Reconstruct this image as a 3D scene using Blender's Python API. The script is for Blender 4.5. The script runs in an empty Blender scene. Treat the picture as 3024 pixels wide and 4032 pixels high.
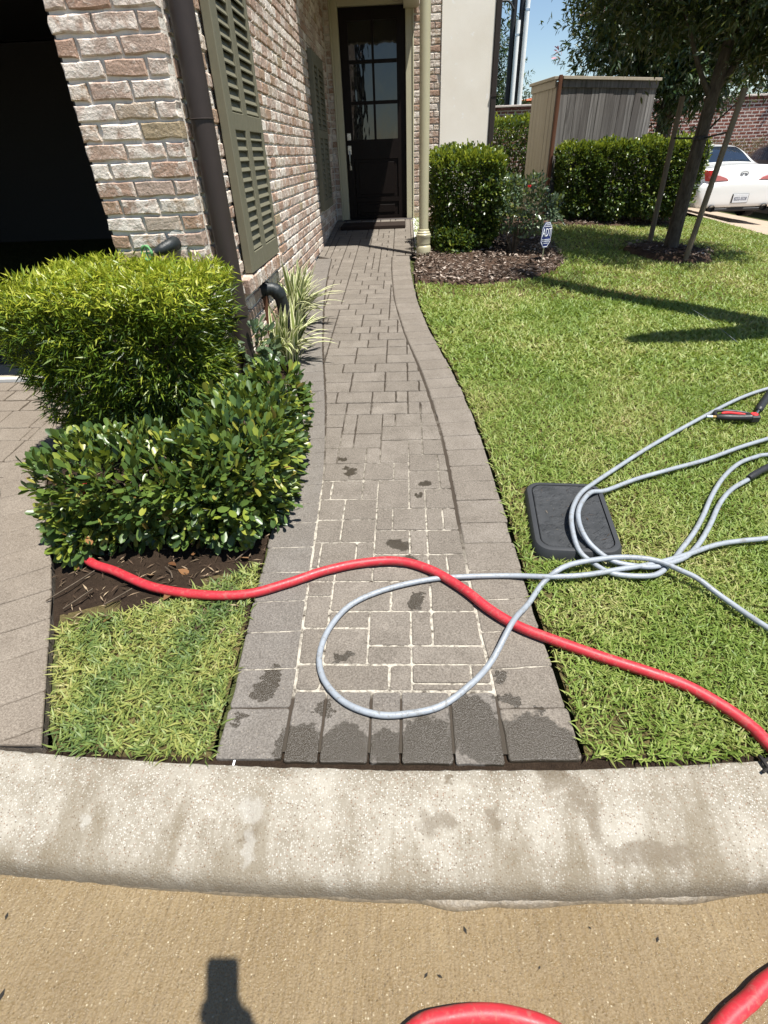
import bpy, math, random
import numpy as np
from mathutils import Vector, Matrix
rng = np.random.default_rng(7)
random.seed(7)
scene = bpy.context.scene
col = scene.collection

# ------------------------------------------------------------------ camera
CAM_Z = 1.6
cam_d = bpy.data.cameras.new("camera")
cam = bpy.data.objects.new("camera", cam_d)
col.objects.link(cam)
cam_d.sensor_fit = 'VERTICAL'
cam_d.sensor_height = 24.0
cam_d.lens = 24.0 * 2060.0 / 4032.0
cam_d.clip_start = 0.02
cam_d.clip_end = 1200
_down = np.array([124.4, 3004.5, 2060.0]); _down /= np.linalg.norm(_down)
_yy = -(_down[0] * 78.0 + _down[2] * 2060.0) / _down[1]
_Y = np.array([78.0, _yy, 2060.0]); _Y /= np.linalg.norm(_Y)
_Z = -_down
_X = np.cross(_Y, _Z)
_R = np.array([_X, _Y, _Z])                       # world axes seen by the camera (x right, y down, z forward)
_m = Matrix([[_R[r][0], -_R[r][1], -_R[r][2]] for r in range(3)]).to_4x4()
_m.translation = Vector((0, 0, CAM_Z))
cam.matrix_world = _m
scene.camera = cam

# ------------------------------------------------------------------ world, sun, exposure
LIGHT = Vector((-0.267, 0.2227, -1.0)).normalized()
world = bpy.data.worlds.new("World")
scene.world = world
world.use_nodes = True
wn = world.node_tree
wn.nodes.clear()
sky = wn.nodes.new("ShaderNodeTexSky")
sky.sky_type = 'NISHITA'
sky.sun_disc = False
sky.sun_elevation = math.asin(-LIGHT.z)
sky.sun_rotation = math.atan2(-LIGHT.x, -LIGHT.y)
sky.air_density = 1.0
sky.dust_density = 0.15
sky.ozone_density = 2.5
bg = wn.nodes.new("ShaderNodeBackground")
bg.inputs[1].default_value = 0.07
wo = wn.nodes.new("ShaderNodeOutputWorld")
wn.links.new(sky.outputs[0], bg.inputs[0])
wn.links.new(bg.outputs[0], wo.inputs[0])
sun_d = bpy.data.lights.new("sun", 'SUN')
sun_d.energy = 5.0
sun_d.angle = math.radians(0.53)
sun_d.color = (1.0, 0.965, 0.9)
sun = bpy.data.objects.new("sun", sun_d)
col.objects.link(sun)
sun.rotation_euler = LIGHT.to_track_quat('-Z', 'Y').to_euler()
sun.location = (8, -7, 25)
scene.view_settings.view_transform = 'Standard'
scene.view_settings.look = 'None'
scene.view_settings.exposure = 0.95
scene.view_settings.gamma = 1.0
scene.view_settings.use_curve_mapping = False
scene.render.engine = 'CYCLES'
scene.cycles.max_bounces = 6
scene.cycles.transparent_max_bounces = 8

# ------------------------------------------------------------------ helpers: objects
def tag(o, label=None, cat=None, group=None, kind=None):
    if label: o["label"] = label
    if cat: o["category"] = cat
    if group: o["group"] = group
    if kind: o["kind"] = kind
    return o

def empty(name, loc=(0, 0, 0), rz=0.0):
    o = bpy.data.objects.new(name, None)
    o.empty_display_size = 0.1
    o.location = loc
    o.rotation_euler = (0, 0, rz)
    col.objects.link(o)
    return o

def link(name, me, mat=None, parent=None, loc=None):
    o = bpy.data.objects.new(name, me)
    col.objects.link(o)
    if mat is not None and len(me.materials) == 0:
        me.materials.append(mat)
    if parent is not None: o.parent = parent
    if loc is not None: o.location = loc
    return o

def mesh(name, V, F, smooth=False):
    me = bpy.data.meshes.new(name)
    me.from_pydata([tuple(map(float, v)) for v in V], [], [tuple(int(i) for i in f) for f in F])
    if smooth:
        me.polygons.foreach_set("use_smooth", [True] * len(me.polygons))
    me.update()
    return me

def fast(name, V, F, smooth=False, attrs=None):
    """V (N,3), F (M,k) all faces of one size"""
    V = np.ascontiguousarray(V, dtype=np.float32); F = np.ascontiguousarray(F, dtype=np.int32)
    me = bpy.data.meshes.new(name)
    n, m, k = len(V), len(F), F.shape[1]
    me.vertices.add(n); me.vertices.foreach_set("co", V.ravel())
    me.loops.add(m * k); me.loops.foreach_set("vertex_index", F.ravel())
    me.polygons.add(m)
    me.polygons.foreach_set("loop_start", np.arange(0, m * k, k, dtype=np.int32))
    me.polygons.foreach_set("loop_total", np.full(m, k, dtype=np.int32))
    if smooth: me.polygons.foreach_set("use_smooth", np.ones(m, dtype=bool))
    for an, av in (attrs or {}).items():
        a = me.attributes.new(an, 'FLOAT', 'POINT'); a.data.foreach_set("value", np.ascontiguousarray(av, dtype=np.float32))
    me.update(calc_edges=True)
    me.validate()
    return me

class MB:
    """collects shapes for one mesh"""
    def __init__(s): s.V = []; s.F = []
    def add(s, V, F):
        o = len(s.V); s.V += [tuple(v) for v in V]; s.F += [tuple(i + o for i in f) for f in F]; return s
    def box(s, x0, x1, y0, y1, z0, z1):
        return s.add([(x0,y0,z0),(x1,y0,z0),(x1,y1,z0),(x0,y1,z0),(x0,y0,z1),(x1,y0,z1),(x1,y1,z1),(x0,y1,z1)],
                     [(0,3,2,1),(4,5,6,7),(0,1,5,4),(1,2,6,5),(2,3,7,6),(3,0,4,7)])
    def bbox(s, x0, x1, y0, y1, z0, z1, b=0.004):
        """box with chamfered edges"""
        c = [((x0+x1)/2,(y0+y1)/2,(z0+z1)/2)][0]; h = [(x1-x0)/2,(y1-y0)/2,(z1-z0)/2]; b = min(b, min(h)*0.6)
        V = []; idx = {}
        for sx in (-1,1):
            for sy in (-1,1):
                for sz in (-1,1):
                    for ax in range(3):
                        p = [c[0]+sx*(h[0]-(b if ax!=0 else 0)), c[1]+sy*(h[1]-(b if ax!=1 else 0)), c[2]+sz*(h[2]-(b if ax!=2 else 0))]
                        idx[(sx,sy,sz,ax)] = len(V); V.append(p)
        F = []
        for ax in range(3):
            u, v = [(1,2),(0,2),(0,1)][ax]
            for sg in (-1,1):
                q = []
                for a, bb in ((-1,-1),(1,-1),(1,1),(-1,1)):
                    k = [0,0,0]; k[ax]=sg; k[u]=a; k[v]=bb; q.append(idx[(k[0],k[1],k[2],ax)])
                F.append(q)
        for ax in range(3):
            u, v = [(1,2),(0,2),(0,1)][ax]
            for a in (-1,1):
                for bb in (-1,1):
                    k0=[0,0,0]; k0[ax]=-1; k0[u]=a; k0[v]=bb; k1=list(k0); k1[ax]=1
                    F.append((idx[(*k0,u)],idx[(*k1,u)],idx[(*k1,v)],idx[(*k0,v)]))
        for sx in (-1,1):
            for sy in (-1,1):
                for sz in (-1,1):
                    F.append((idx[(sx,sy,sz,0)],idx[(sx,sy,sz,1)],idx[(sx,sy,sz,2)]))
        return s.add(V, F)
    def tube(s, pts, rad, n=12, cap=True):
        pts = [Vector(p) for p in pts]; L = len(pts)
        if not hasattr(rad, '__len__'): rad = [rad]*L
        V = []; up = None
        for i, p in enumerate(pts):
            t = (pts[min(i+1,L-1)] - pts[max(i-1,0)]).normalized()
            if up is None:
                a = Vector((0,0,1)) if abs(t.z) < 0.9 else Vector((1,0,0))
                up = (a - t*a.dot(t)).normalized()
            else:
                up = (up - t*up.dot(t)).normalized()
            r = t.cross(up)
            for j in range(n):
                a = 2*math.pi*j/n
                V.append(p + (up*math.cos(a) + r*math.sin(a))*rad[i])
        F = [(i*n+j, i*n+(j+1)%n, (i+1)*n+(j+1)%n, (i+1)*n+j) for i in range(L-1) for j in range(n)]
        if cap: F += [tuple(range(n-1,-1,-1)), tuple((L-1)*n+j for j in range(n))]
        return s.add(V, F)
    def lathe(s, c, prof, n=24):
        """prof: (r, z) from bottom to top round a vertical axis at c"""
        V = []; L = len(prof)
        for r, z in prof:
            for j in range(n):
                a = 2*math.pi*j/n; V.append((c[0]+r*math.cos(a), c[1]+r*math.sin(a), c[2]+z))
        F = [(i*n+j, i*n+(j+1)%n, (i+1)*n+(j+1)%n, (i+1)*n+j) for i in range(L-1) for j in range(n)]
        F += [tuple(range(n-1,-1,-1)), tuple((L-1)*n+j for j in range(n))]
        return s.add(V, F)
    def prism(s, poly, axis_fn, d0, d1):
        """extrude 2-d polygon; axis_fn(u, v, d) -> xyz"""
        n = len(poly)
        V = [axis_fn(u,v,d0) for u,v in poly] + [axis_fn(u,v,d1) for u,v in poly]
        F = [tuple(range(n-1,-1,-1)), tuple(range(n,2*n))] + [(i,(i+1)%n,n+(i+1)%n,n+i) for i in range(n)]
        return s.add(V, F)
    def build(s, name, mat, parent=None, smooth=False, loc=None):
        me = mesh(name, s.V, s.F, smooth)
        import bmesh
        bm = bmesh.new(); bm.from_mesh(me); bmesh.ops.recalc_face_normals(bm, faces=bm.faces); bm.to_mesh(me); bm.free()
        return link(name, me, mat, parent, loc)

def auto_smooth(o, deg=35):
    me = o.data
    me.polygons.foreach_set("use_smooth", [True]*len(me.polygons))
    try: me.set_sharp_from_angle(angle=math.radians(deg))
    except Exception: pass
    return o

def spline(pts, per=8):
    """Catmull-Rom through pts (any dimension)"""
    P = [np.array(p, float) for p in pts]; P = [2*P[0]-P[1]] + P + [2*P[-1]-P[-2]]; out = []
    for i in range(1, len(P)-2):
        for t in np.linspace(0,1,per,endpoint=False):
            a,b,c,d = P[i-1:i+3]
            out.append(0.5*((2*b)+(-a+c)*t+(2*a-5*b+4*c-d)*t*t+(-a+3*b-3*c+d)*t**3))
    out.append(P[-2]); return out

def interp(tab, y):
    return float(np.interp(y, [t[1] for t in tab], [t[0] for t in tab]))

# ------------------------------------------------------------------ helpers: materials
class NB:
    def __init__(s, name):
        s.mat = bpy.data.materials.new(name); s.mat.use_nodes = True
        s.t = s.mat.node_tree; s.t.nodes.clear()
        s.out = s.t.nodes.new("ShaderNodeOutputMaterial")
    def n(s, typ, inp=None, **kw):
        nd = s.t.nodes.new("ShaderNode"+typ)
        for k, v in kw.items(): setattr(nd, k, v)
        for k, v in (inp or {}).items():
            s.set(nd.inputs[k], v)
        return nd
    def set(s, sock, v):
        if isinstance(v, bpy.types.NodeSocket): s.t.links.new(v, sock)
        elif isinstance(v, bpy.types.Node): s.t.links.new(v.outputs[0], sock)
        else:
            if hasattr(sock.default_value, '__len__') and not isinstance(v, str):
                v = tuple(v); L = len(sock.default_value)
                if len(v) < L: v = v + (1.0,)*(L-len(v))
            sock.default_value = v
    def pos(s): return s.n("NewGeometry").outputs["Position"]
    def obj(s): return s.n("TexCoord").outputs["Object"]
    def noise(s, scale, detail=3, rough=0.55, vec=None, dist=0.0):
        return s.n("TexNoise", {"Scale":scale,"Detail":detail,"Roughness":rough,"Distortion":dist, **({"Vector":vec} if vec is not None else {"Vector":s.pos()})})
    def voro(s, scale, vec=None, feature='F1'):
        return s.n("TexVoronoi", {"Scale":scale, "Vector": vec if vec is not None else s.pos()}, feature=feature)
    def ramp(s, fac, stops, interp='LINEAR'):
        r = s.n("ValToRGB", {"Fac":fac}); e = r.color_ramp; e.interpolation = interp
        while len(e.elements) < len(stops): e.elements.new(0.5)
        for el, (p, c) in zip(e.elements, stops):
            el.position = p; c = (c,c,c) if not hasattr(c,'__len__') else c; el.color = (*c[:3],1)
        return r.outputs[0]
    def mix(s, fac, a, b, blend='MIX'):
        m = s.n("Mix", data_type='RGBA', blend_type=blend)
        s.set(m.inputs[0], fac); s.set(m.inputs[6], a); s.set(m.inputs[7], b)
        return m.outputs[2]
    def math(s, op, a, b=0.0, clamp=False):
        m = s.n("Math", operation=op, use_clamp=clamp); s.set(m.inputs[0], a); s.set(m.inputs[1], b); return m.outputs[0]
    def rng(s, v, a, b, c=0.0, d=1.0):
        m = s.n("MapRange", {0:v,1:a,2:b,3:c,4:d}); return m.outputs[0]
    def bump(s, h, strength=0.3, dist=0.01, normal=None):
        i = {"Height":h,"Strength":strength,"Distance":dist}
        if normal is not None: i["Normal"] = normal
        return s.n("Bump", i).outputs[0]
    def rand(s):
        """one random number for each object and each island of a mesh"""
        a = s.n("ObjectInfo").outputs["Random"]; b = s.n("NewGeometry").outputs["Random Per Island"]
        return s.math('FRACT', s.math('ADD', a, b))
    def blobs(s, lst, wob=0.03, wscale=25.0, soft=0.15):
        """mask of marks lying on the ground: lst of (x, y, rx, ry, deg)"""
        nz = s.noise(wscale, 3, 0.6)
        v = s.n("VectorMath", {0:nz.outputs[1],1:(0.5,0.5,0.5)}, operation='SUBTRACT')
        v = s.n("VectorMath", {0:v.outputs[0],"Scale":wob}, operation='SCALE')
        p = s.n("VectorMath", {0:s.pos(),1:v.outputs[0]}, operation='ADD').outputs[0]
        cur = None
        for x, y, rx, ry, dg in lst:
            mp = s.n("Mapping", {"Vector":p,"Location":(x,y,0),"Rotation":(0,0,math.radians(dg)),"Scale":(rx,ry,1000.0)}, vector_type='TEXTURE')
            l = s.n("VectorMath", {0:mp.outputs[0]}, operation='LENGTH').outputs["Value"]
            cur = l if cur is None else s.math('MINIMUM', cur, l)
        return s.rng(cur, 1.0, 1.0-soft)
    def principled(s, color, rough=0.6, normal=None, spec=0.5, **kw):
        i = {"Base Color":color,"Roughness":rough,"Specular IOR Level":spec}
        if normal is not None: i["Normal"] = normal
        i.update(kw)
        return s.n("BsdfPrincipled", i)
    def done(s, shader):
        s.t.links.new(shader.outputs[0], s.out.inputs[0]); return s.mat

def plain(name, color, rough=0.5, spec=0.5, metal=0.0, var=0.12, scale=30, bump=0.0, bscale=200, **kw):
    b = NB(name); nz = b.noise(scale, 4)
    c2 = tuple(min(1,c*(1+var)) for c in color); c1 = tuple(c*(1-var) for c in color)
    c = b.mix(nz.outputs[0], c1, c2)
    nm = b.bump(b.noise(bscale,3).outputs[0], bump, 0.002) if bump else None
    r = b.rng(b.noise(scale*2.3,3).outputs[0], 0.3, 0.7, max(0,rough-0.07), min(1,rough+0.07))
    return b.done(b.principled(c, r, nm, spec, Metallic=metal, **kw))

# ground level of the front yard: rises to the house, falls away to the neighbour on the right
def G(x, y):
    yc = np.clip(y, 0.8, 13.5)
    return 0.0964 + yc*(0.07 - 0.0085*np.maximum(0.0, np.minimum(x, 9.0)-0.35))
def KY(x):
    k = np.where(np.asarray(x) < 0, 0.033, 0.042); x = np.abs(x)
    return np.where(x < 1.5, 0.818+k*x*x, 0.818+k*2.25+k*3*(x-1.5))

WET = [(-0.33,0.87,0.075,0.085,10),(-0.19,0.87,0.08,0.09,0),(-0.07,0.87,0.06,0.065,0),(0.05,0.885,0.09,0.1,0),(0.2,0.94,0.085,0.12,10),
       (0.37,0.89,0.12,0.1,-8),(0.26,0.88,0.07,0.1,0),(0.45,0.87,0.05,0.06,0),(0.30,1.04,0.03,0.02,0),
       (-0.343,2.445,0.034,0.022,0),(-0.291,2.322,0.028,0.05,-20),(-0.32,2.36,0.016,0.02,0),(0.087,2.209,0.034,0.022,10),(0.055,2.11,0.017,0.024,0),
       (-0.042,1.765,0.062,0.032,-20),(0.007,1.683,0.034,0.016,0),(0.031,1.444,0.03,0.05,-18),(-0.228,1.194,0.04,0.02,15),(-0.14,1.25,0.012,0.014,0),
       (-0.478,1.06,0.042,0.042,0),(-0.46,1.1,0.03,0.05,20),(-0.451,1.139,0.022,0.025,0),(-0.529,0.971,0.026,0.013,0),(-0.54,0.945,0.015,0.01,0),
       (0.297,1.117,0.02,0.028,0),(0.33,1.03,0.015,0.02,0),(-0.24,0.985,0.012,0.012,0),(0.4,1.0,0.02,0.015,0),(-0.27,1.0,0.03,0.02,40)]

def m_paver(name, c0, c1, wet=True):
    b = NB(name); r = b.rand()
    base = b.mix(r, c0, c1)
    base = b.mix(b.rng(b.noise(9,4,0.6).outputs[0],0.35,0.7), base, tuple(x*0.8 for x in c0))
    f = b.noise(420,2,0.6).outputs[0]
    base = b.mix(b.rng(f,0.45,0.75,0,0.55), base, tuple(x*0.55 for x in c0))
    v = b.voro(170); sp = b.ramp(v.outputs[0], [(0.0,1.0),(0.16,1.0),(0.24,0.0)])
    pick = b.ramp(b.n("SeparateColor",{0:v.outputs[1]}).outputs[0], [(0.0,0.0),(0.8,0.0),(0.83,1.0)])
    base = b.mix(b.math('MULTIPLY', sp, pick), base, (0.34,0.29,0.23))
    g2 = b.noise(165,3,0.75).outputs[0]
    base = b.mix(b.rng(g2,0.36,0.64,0.0,1.0), b.mix(0.5, base, (0.075,0.058,0.042)), b.mix(0.22, base, (0.45,0.385,0.31)))
    h = b.noise(260,4,0.7).outputs[0]
    nm = b.bump(b.math('ADD',h,g2), 0.7, 0.003)
    rough = 0.85; spec = 0.25
    if wet:
        w = b.blobs(WET, 0.075, 34, 0.1)
        w2 = b.math('MULTIPLY', w, b.rng(b.noise(120,3,0.6).outputs[0],0.30,0.45,0.8,1.0))
        base = b.mix(w2, base, b.mix(0.90, base, (0.030,0.023,0.014)))
        rough = b.rng(w2,0,1,0.85,0.28); spec = b.rng(w2,0,1,0.25,0.5)
    return b.done(b.principled(base, rough, nm, spec))

M = {}
M['paver'] = m_paver('paver_concrete', (0.128,0.115,0.100), (0.200,0.180,0.157))
M['paver_edge'] = m_paver('paver_concrete_edging', (0.122,0.116,0.110), (0.152,0.146,0.138))
M['paver_warm'] = m_paver('paver_concrete_warm', (0.145,0.129,0.111), (0.19,0.171,0.150), wet=True)
M['paver_drive'] = m_paver('paver_concrete_drive', (0.185,0.155,0.125), (0.215,0.185,0.152), wet=False)

def m_joint():
    b = NB('paver_joint_sand'); sep = b.n("SeparateXYZ",{0:b.pos()})
    near = b.rng(b.math('ADD', sep.outputs[1], b.rng(b.noise(6,3,0.6).outputs[0],0.3,0.7,-0.5,0.5)), 1.7, 3.0, 1.0, 0.0)
    rj = b.math('MULTIPLY', b.rng(sep.outputs[1], 1.5, 1.9), b.rng(sep.outputs[0], 0.185, 0.20))
    near = b.math('MULTIPLY', near, b.math('SUBTRACT', 1.0, rj))
    nz = b.rng(b.noise(38,3,0.7).outputs[0],0.31,0.56)
    near = b.math('MULTIPLY', near, b.rng(sep.outputs[1], 1.035, 1.06))
    c = b.mix(b.math('MULTIPLY',near,nz), (0.05,0.04,0.031), (0.40,0.365,0.305))
    w = b.blobs(WET[:9], 0.05, 28)
    c = b.mix(w, c, (0.05,0.042,0.033))
    return b.done(b.principled(c, 0.95, b.bump(b.noise(300,3).outputs[0],0.6,0.003), 0.1))
M['joint'] = m_joint()

def m_kerb():
    b = NB('kerb_concrete')
    base = b.mix(b.rng(b.noise(7,5,0.65).outputs[0],0.35,0.65), (0.195,0.17,0.13), (0.31,0.285,0.238))
    v = b.voro(190); k = b.n("SeparateColor",{0:v.outputs[1]})
    agg = b.ramp(k.outputs[0], [(0.0,(0.07,0.05,0.036)),(0.14,(0.2,0.12,0.075)),(0.24,(0.22,0.2,0.165)),(0.7,(0.38,0.36,0.315)),(1.0,(0.5,0.48,0.44))])
    base = b.mix(b.rng(v.outputs[0],0.28,0.5,0.8,0.0), base, agg)
    pit = b.ramp(b.voro(75).outputs[0], [(0.0,1.0),(0.06,1.0),(0.10,0.0)])
    pk = b.ramp(b.n("SeparateColor",{0:b.voro(75).outputs[1]}).outputs[1], [(0.0,0.0),(0.72,0.0),(0.74,1.0)])
    base = b.mix(b.math('MULTIPLY',pit,pk), base, (0.07,0.055,0.042))
    sep = b.n("SeparateXYZ",{0:b.pos()})
    # dirt gathers on the lower half, in drip shapes
    mp = b.n("Mapping",{"Vector":b.pos(),"Scale":(6,1.6,1.6)})
    dn = b.math('ADD', sep.outputs[2], b.rng(b.noise(1.0,5,0.65,mp.outputs[0]).outputs[0],0.3,0.7,-0.09,0.09))
    base = b.mix(b.rng(dn,0.11,0.05,0,0.9), base, b.mix(0.68, base, (0.125,0.098,0.06)))
    st = b.blobs([(0.40,0.80,0.075,0.055,-38),(0.46,0.755,0.05,0.06,-20),(0.49,0.70,0.032,0.06,0),(0.11,0.793,0.014,0.02,0),(0.066,0.69,0.06,0.035,0),(0.227,0.695,0.03,0.018,0),
                  (-0.42,0.665,0.02,0.03,-30),(-0.456,0.645,0.025,0.012,20),(0.025,0.833,0.02,0.01,0),(0.62,0.63,0.16,0.03,0)],0.10,22,0.5)
    base = b.mix(b.math('MULTIPLY',st,0.9), base, b.mix(0.72, base, (0.10,0.075,0.045)))
    lt = b.blobs([(-0.44,0.71,0.045,0.04,0),(-0.43,0.63,0.02,0.05,0),(-0.9,0.68,0.02,0.02,0)],0.05,40,0.4)
    base = b.mix(b.math('MULTIPLY',lt,0.35), base, (0.40,0.39,0.36))
    nm = b.bump(b.math('ADD', b.noise(180,4,0.7).outputs[0], b.math('MULTIPLY',v.outputs[0],0.4)), 0.55, 0.004)
    return b.done(b.principled(base, b.rng(st,0,1,0.8,0.55), nm, 0.3))
M['kerb'] = m_kerb()

def m_road():
    b = NB('road_wet_concrete')
    base = b.mix(b.rng(b.noise(3,4,0.6).outputs[0],0.3,0.7), (0.185,0.130,0.062), (0.235,0.172,0.090))
    mp = b.n("Mapping",{"Vector":b.pos(),"Scale":(160,5,1)})
    st = b.noise(1.0,3,0.6,mp.outputs[0]).outputs[0]
    base = b.mix(b.rng(st,0.4,0.7,0.0,0.5), base, (0.105,0.072,0.036))
    v = b.voro(170); k = b.n("SeparateColor",{0:v.outputs[1]})
    base = b.mix(b.rng(v.outputs[0],0.25,0.45,0.7,0.0), base, b.ramp(k.outputs[0],[(0,(0.07,0.045,0.022)),(0.2,(0.15,0.105,0.052)),(0.8,(0.21,0.155,0.082)),(0.95,(0.27,0.21,0.13)),(1.0,(0.6,0.53,0.38))]))  # palest grains paint sun sparkle into the base colour
    h = b.math('ADD', b.math('MULTIPLY',st,0.5), b.noise(330,3,0.7).outputs[0])
    h = b.math('ADD', h, b.math('MULTIPLY', v.outputs[0], 0.8))
    nm = b.bump(h, 0.8, 0.004)
    rough = b.ramp(k.outputs[1], [(0.0,0.07),(0.3,0.2),(0.6,0.5)])
    return b.done(b.principled(base, rough, nm, 0.6))
M['road'] = m_road()

def m_soil(name, c0, c1, scale=22):
    b = NB(name); n1 = b.noise(scale,5,0.7); n2 = b.noise(scale*9,4,0.7)
    c = b.mix(b.rng(n1.outputs[0],0.3,0.7), c0, c1)
    c = b.mix(b.rng(n2.outputs[0],0.4,0.7,0,0.7), c, tuple(x*0.4 for x in c0))
    return b.done(b.principled(c, 0.95, b.bump(b.math('ADD',n1.outputs[0],n2.outputs[0]),0.9,0.015), 0.15))
M['soil'] = m_soil('dark_bed_soil', (0.030,0.019,0.012), (0.06,0.04,0.026))
M['thatch'] = m_soil('lawn_thatch', (0.09,0.075,0.03), (0.18,0.14,0.06), 14)
M['mulch_base'] = m_soil('mulch_bed', (0.06,0.036,0.024), (0.13,0.085,0.06))
M['terrain'] = m_soil('terrain_earth', (0.05,0.06,0.02), (0.08,0.09,0.03), 3)

def m_brick(name, stops, wash=0.75, wcol=(0.60,0.55,0.49)):
    b = NB(name); r = b.rand()
    c = b.ramp(r, stops)
    g = b.noise(60,4,0.65)
    c = b.mix(b.rng(g.outputs[0],0.35,0.7,0,0.6), c, b.mix(0.5,c,(0.09,0.05,0.035)))
    mp = b.n("VectorMath",{0:b.pos(),1:(0,0,0)},operation='ADD')
    w = b.noise(16,5,0.7,dist=0.6).outputs[0]
    r2 = b.math('FRACT', b.math('MULTIPLY', r, 7.13))
    wm = b.rng(b.math('ADD', w, b.math('MULTIPLY', b.math('SUBTRACT', r2, 0.5), 0.30)), 0.45, 0.66, 0.0, wash)
    c = b.mix(wm, c, wcol)
    sp = b.noise(140,3,0.7).outputs[0]
    c = b.mix(b.rng(sp,0.58,0.72,0,wash*0.6), c, wcol)
    nm = b.bump(b.math('ADD', b.noise(45,5,0.7).outputs[0], b.math('MULTIPLY',wm,0.35)), 0.8, 0.012)
    return b.done(b.principled(c, 0.9, nm, 0.2))
M['brick'] = m_brick('whitewashed_brick', [(0.0,(0.37,0.245,0.18)),(0.2,(0.45,0.32,0.245)),(0.4,(0.47,0.365,0.30)),(0.55,(0.33,0.215,0.155)),(0.68,(0.56,0.475,0.405)),(0.8,(0.35,0.27,0.185)),(0.9,(0.38,0.235,0.16)),(1.0,(0.35,0.29,0.185))], 0.8, (0.78,0.72,0.64))
M['brick_far'] = m_brick('red_brick', [(0.0,(0.15,0.05,0.036)),(0.4,(0.2,0.065,0.045)),(0.7,(0.24,0.095,0.07)),(1.0,(0.13,0.05,0.045))], 0.12, (0.4,0.32,0.28))
def m_mortar(name, c0, c1):
    b = NB(name); c = b.mix(b.rng(b.noise(14,5,0.7).outputs[0],0.3,0.7), c0, c1)
    return b.done(b.principled(c, 0.95, b.bump(b.noise(55,5,0.75).outputs[0],0.9,0.008), 0.15))
M['mortar'] = m_mortar('mortar', (0.62,0.58,0.51), (0.76,0.72,0.65))
M['mortar_far'] = m_mortar('old_mortar', (0.46,0.40,0.36), (0.58,0.51,0.46))
def m_stucco():
    b = NB('stucco'); c = b.mix(b.rng(b.noise(2.5,4,0.6).outputs[0],0.3,0.7), (0.80,0.75,0.66), (0.87,0.83,0.75))
    s = b.blobs([],) if False else b.rng(b.noise(9,3,0.6).outputs[0],0.66,0.72,0,0.7)
    c = b.mix(s, c, (0.9,0.89,0.86))
    return b.done(b.principled(c, 0.92, b.bump(b.noise(120,4,0.7).outputs[0],0.35,0.004), 0.2))
M['stucco'] = m_stucco()
M['bronze'] = plain('bronze_gutter_paint', (0.034,0.026,0.023), 0.45, 0.3, var=0.12, scale=12)
M['shutter'] = plain('olive_shutter_paint', (0.145,0.137,0.094), 0.55, 0.3, var=0.06, scale=10)
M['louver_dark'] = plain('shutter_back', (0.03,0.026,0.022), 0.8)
M['cream'] = plain('cream_trim_paint', (0.46,0.43,0.30), 0.45, 0.4, var=0.05, scale=8)
M['downspout'] = plain('beige_downspout_paint', (0.40,0.37,0.245), 0.38, 0.5, var=0.06, scale=9)
M['door'] = plain('espresso_door_paint', (0.010,0.007,0.006), 0.45, 0.12, var=0.15, scale=8)
M['metal'] = plain('brushed_nickel', (0.6,0.58,0.54), 0.3, 0.5, 1.0)
M['glass_dark'] = None
def m_pane():
    b = NB('old_window_glass'); mp = b.n("Mapping",{"Vector":b.pos(),"Scale":(6,1,2.2)})
    nm = b.bump(b.noise(1.2,2,0.5,mp.outputs[0]).outputs[0],0.08,0.03)
    return b.done(b.principled((0.008,0.009,0.010),0.03,nm,0.8))
M['glass_dark'] = m_pane()
M['doormat'] = plain('coir_mat', (0.03,0.022,0.018), 0.98, 0.1, var=0.4, scale=120, bump=0.8, bscale=400)
M['garage'] = plain('garage_plaster', (0.05,0.05,0.05), 0.95, 0.1)  # dark grey puts the shade of the unlit garage into the wall colour
M['garage_floor'] = plain('garage_floor', (0.045,0.043,0.04), 0.85, 0.2)  # dark floor colour stands in for the lack of light inside
M['sill_conc'] = plain('pale_concrete', (0.36,0.31,0.23), 0.85, 0.2, var=0.15, scale=18, bump=0.3)
M['sill_white'] = plain('white_concrete_edge', (0.48,0.47,0.44), 0.8, 0.2)
M['roof'] = plain('roof_shingle', (0.06,0.055,0.05), 0.95, 0.1, var=0.3, scale=20)
def m_wood(name, c0, c1, c2):
    b = NB(name); r = b.rand(); mp = b.n("Mapping",{"Vector":b.n("VectorMath",{0:b.pos(),1:b.n("CombineXYZ",{0:b.math('MULTIPLY',r,9.0),2:b.math('MULTIPLY',r,5.0)}).outputs[0]},operation='ADD').outputs[0],"Scale":(26,26,1.3)})
    n1 = b.noise(1.0,5,0.65,mp.outputs[0],0.8).outputs[0]
    c = b.mix(b.rng(n1,0.3,0.7), c0, c1); c = b.mix(b.rng(r,0.0,1.0,0.0,0.8), c, c2)
    return b.done(b.principled(c, 0.9, b.bump(n1,0.5,0.004), 0.15))
M['wood_grey'] = m_wood('weathered_grey_cedar', (0.05,0.045,0.042), (0.25,0.235,0.22), (0.05,0.042,0.038))
M['wood_tan'] = m_wood('tan_cedar', (0.25,0.21,0.155), (0.36,0.32,0.25), (0.3,0.26,0.2))
M['wood_red'] = m_wood('cedar_post', (0.09,0.04,0.025), (0.16,0.075,0.045), (0.1,0.05,0.03))
M['wood_stake'] = m_wood('tree_stake_wood', (0.12,0.095,0.07), (0.22,0.18,0.135), (0.15,0.12,0.09))
def m_bark(name, c0, c1):
    b = NB(name); mp = b.n("Mapping",{"Vector":b.pos(),"Scale":(30,30,9)})
    n1 = b.noise(1.0,5,0.7,mp.outputs[0],0.5).outputs[0]
    return b.done(b.principled(b.mix(b.rng(n1,0.3,0.7),c0,c1), 0.95, b.bump(n1,0.9,0.015), 0.15))
M['bark'] = m_bark('grey_bark', (0.035,0.028,0.022), (0.12,0.10,0.08))
M['twig'] = m_bark('twig_bark', (0.06,0.045,0.032), (0.14,0.11,0.08))

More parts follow.
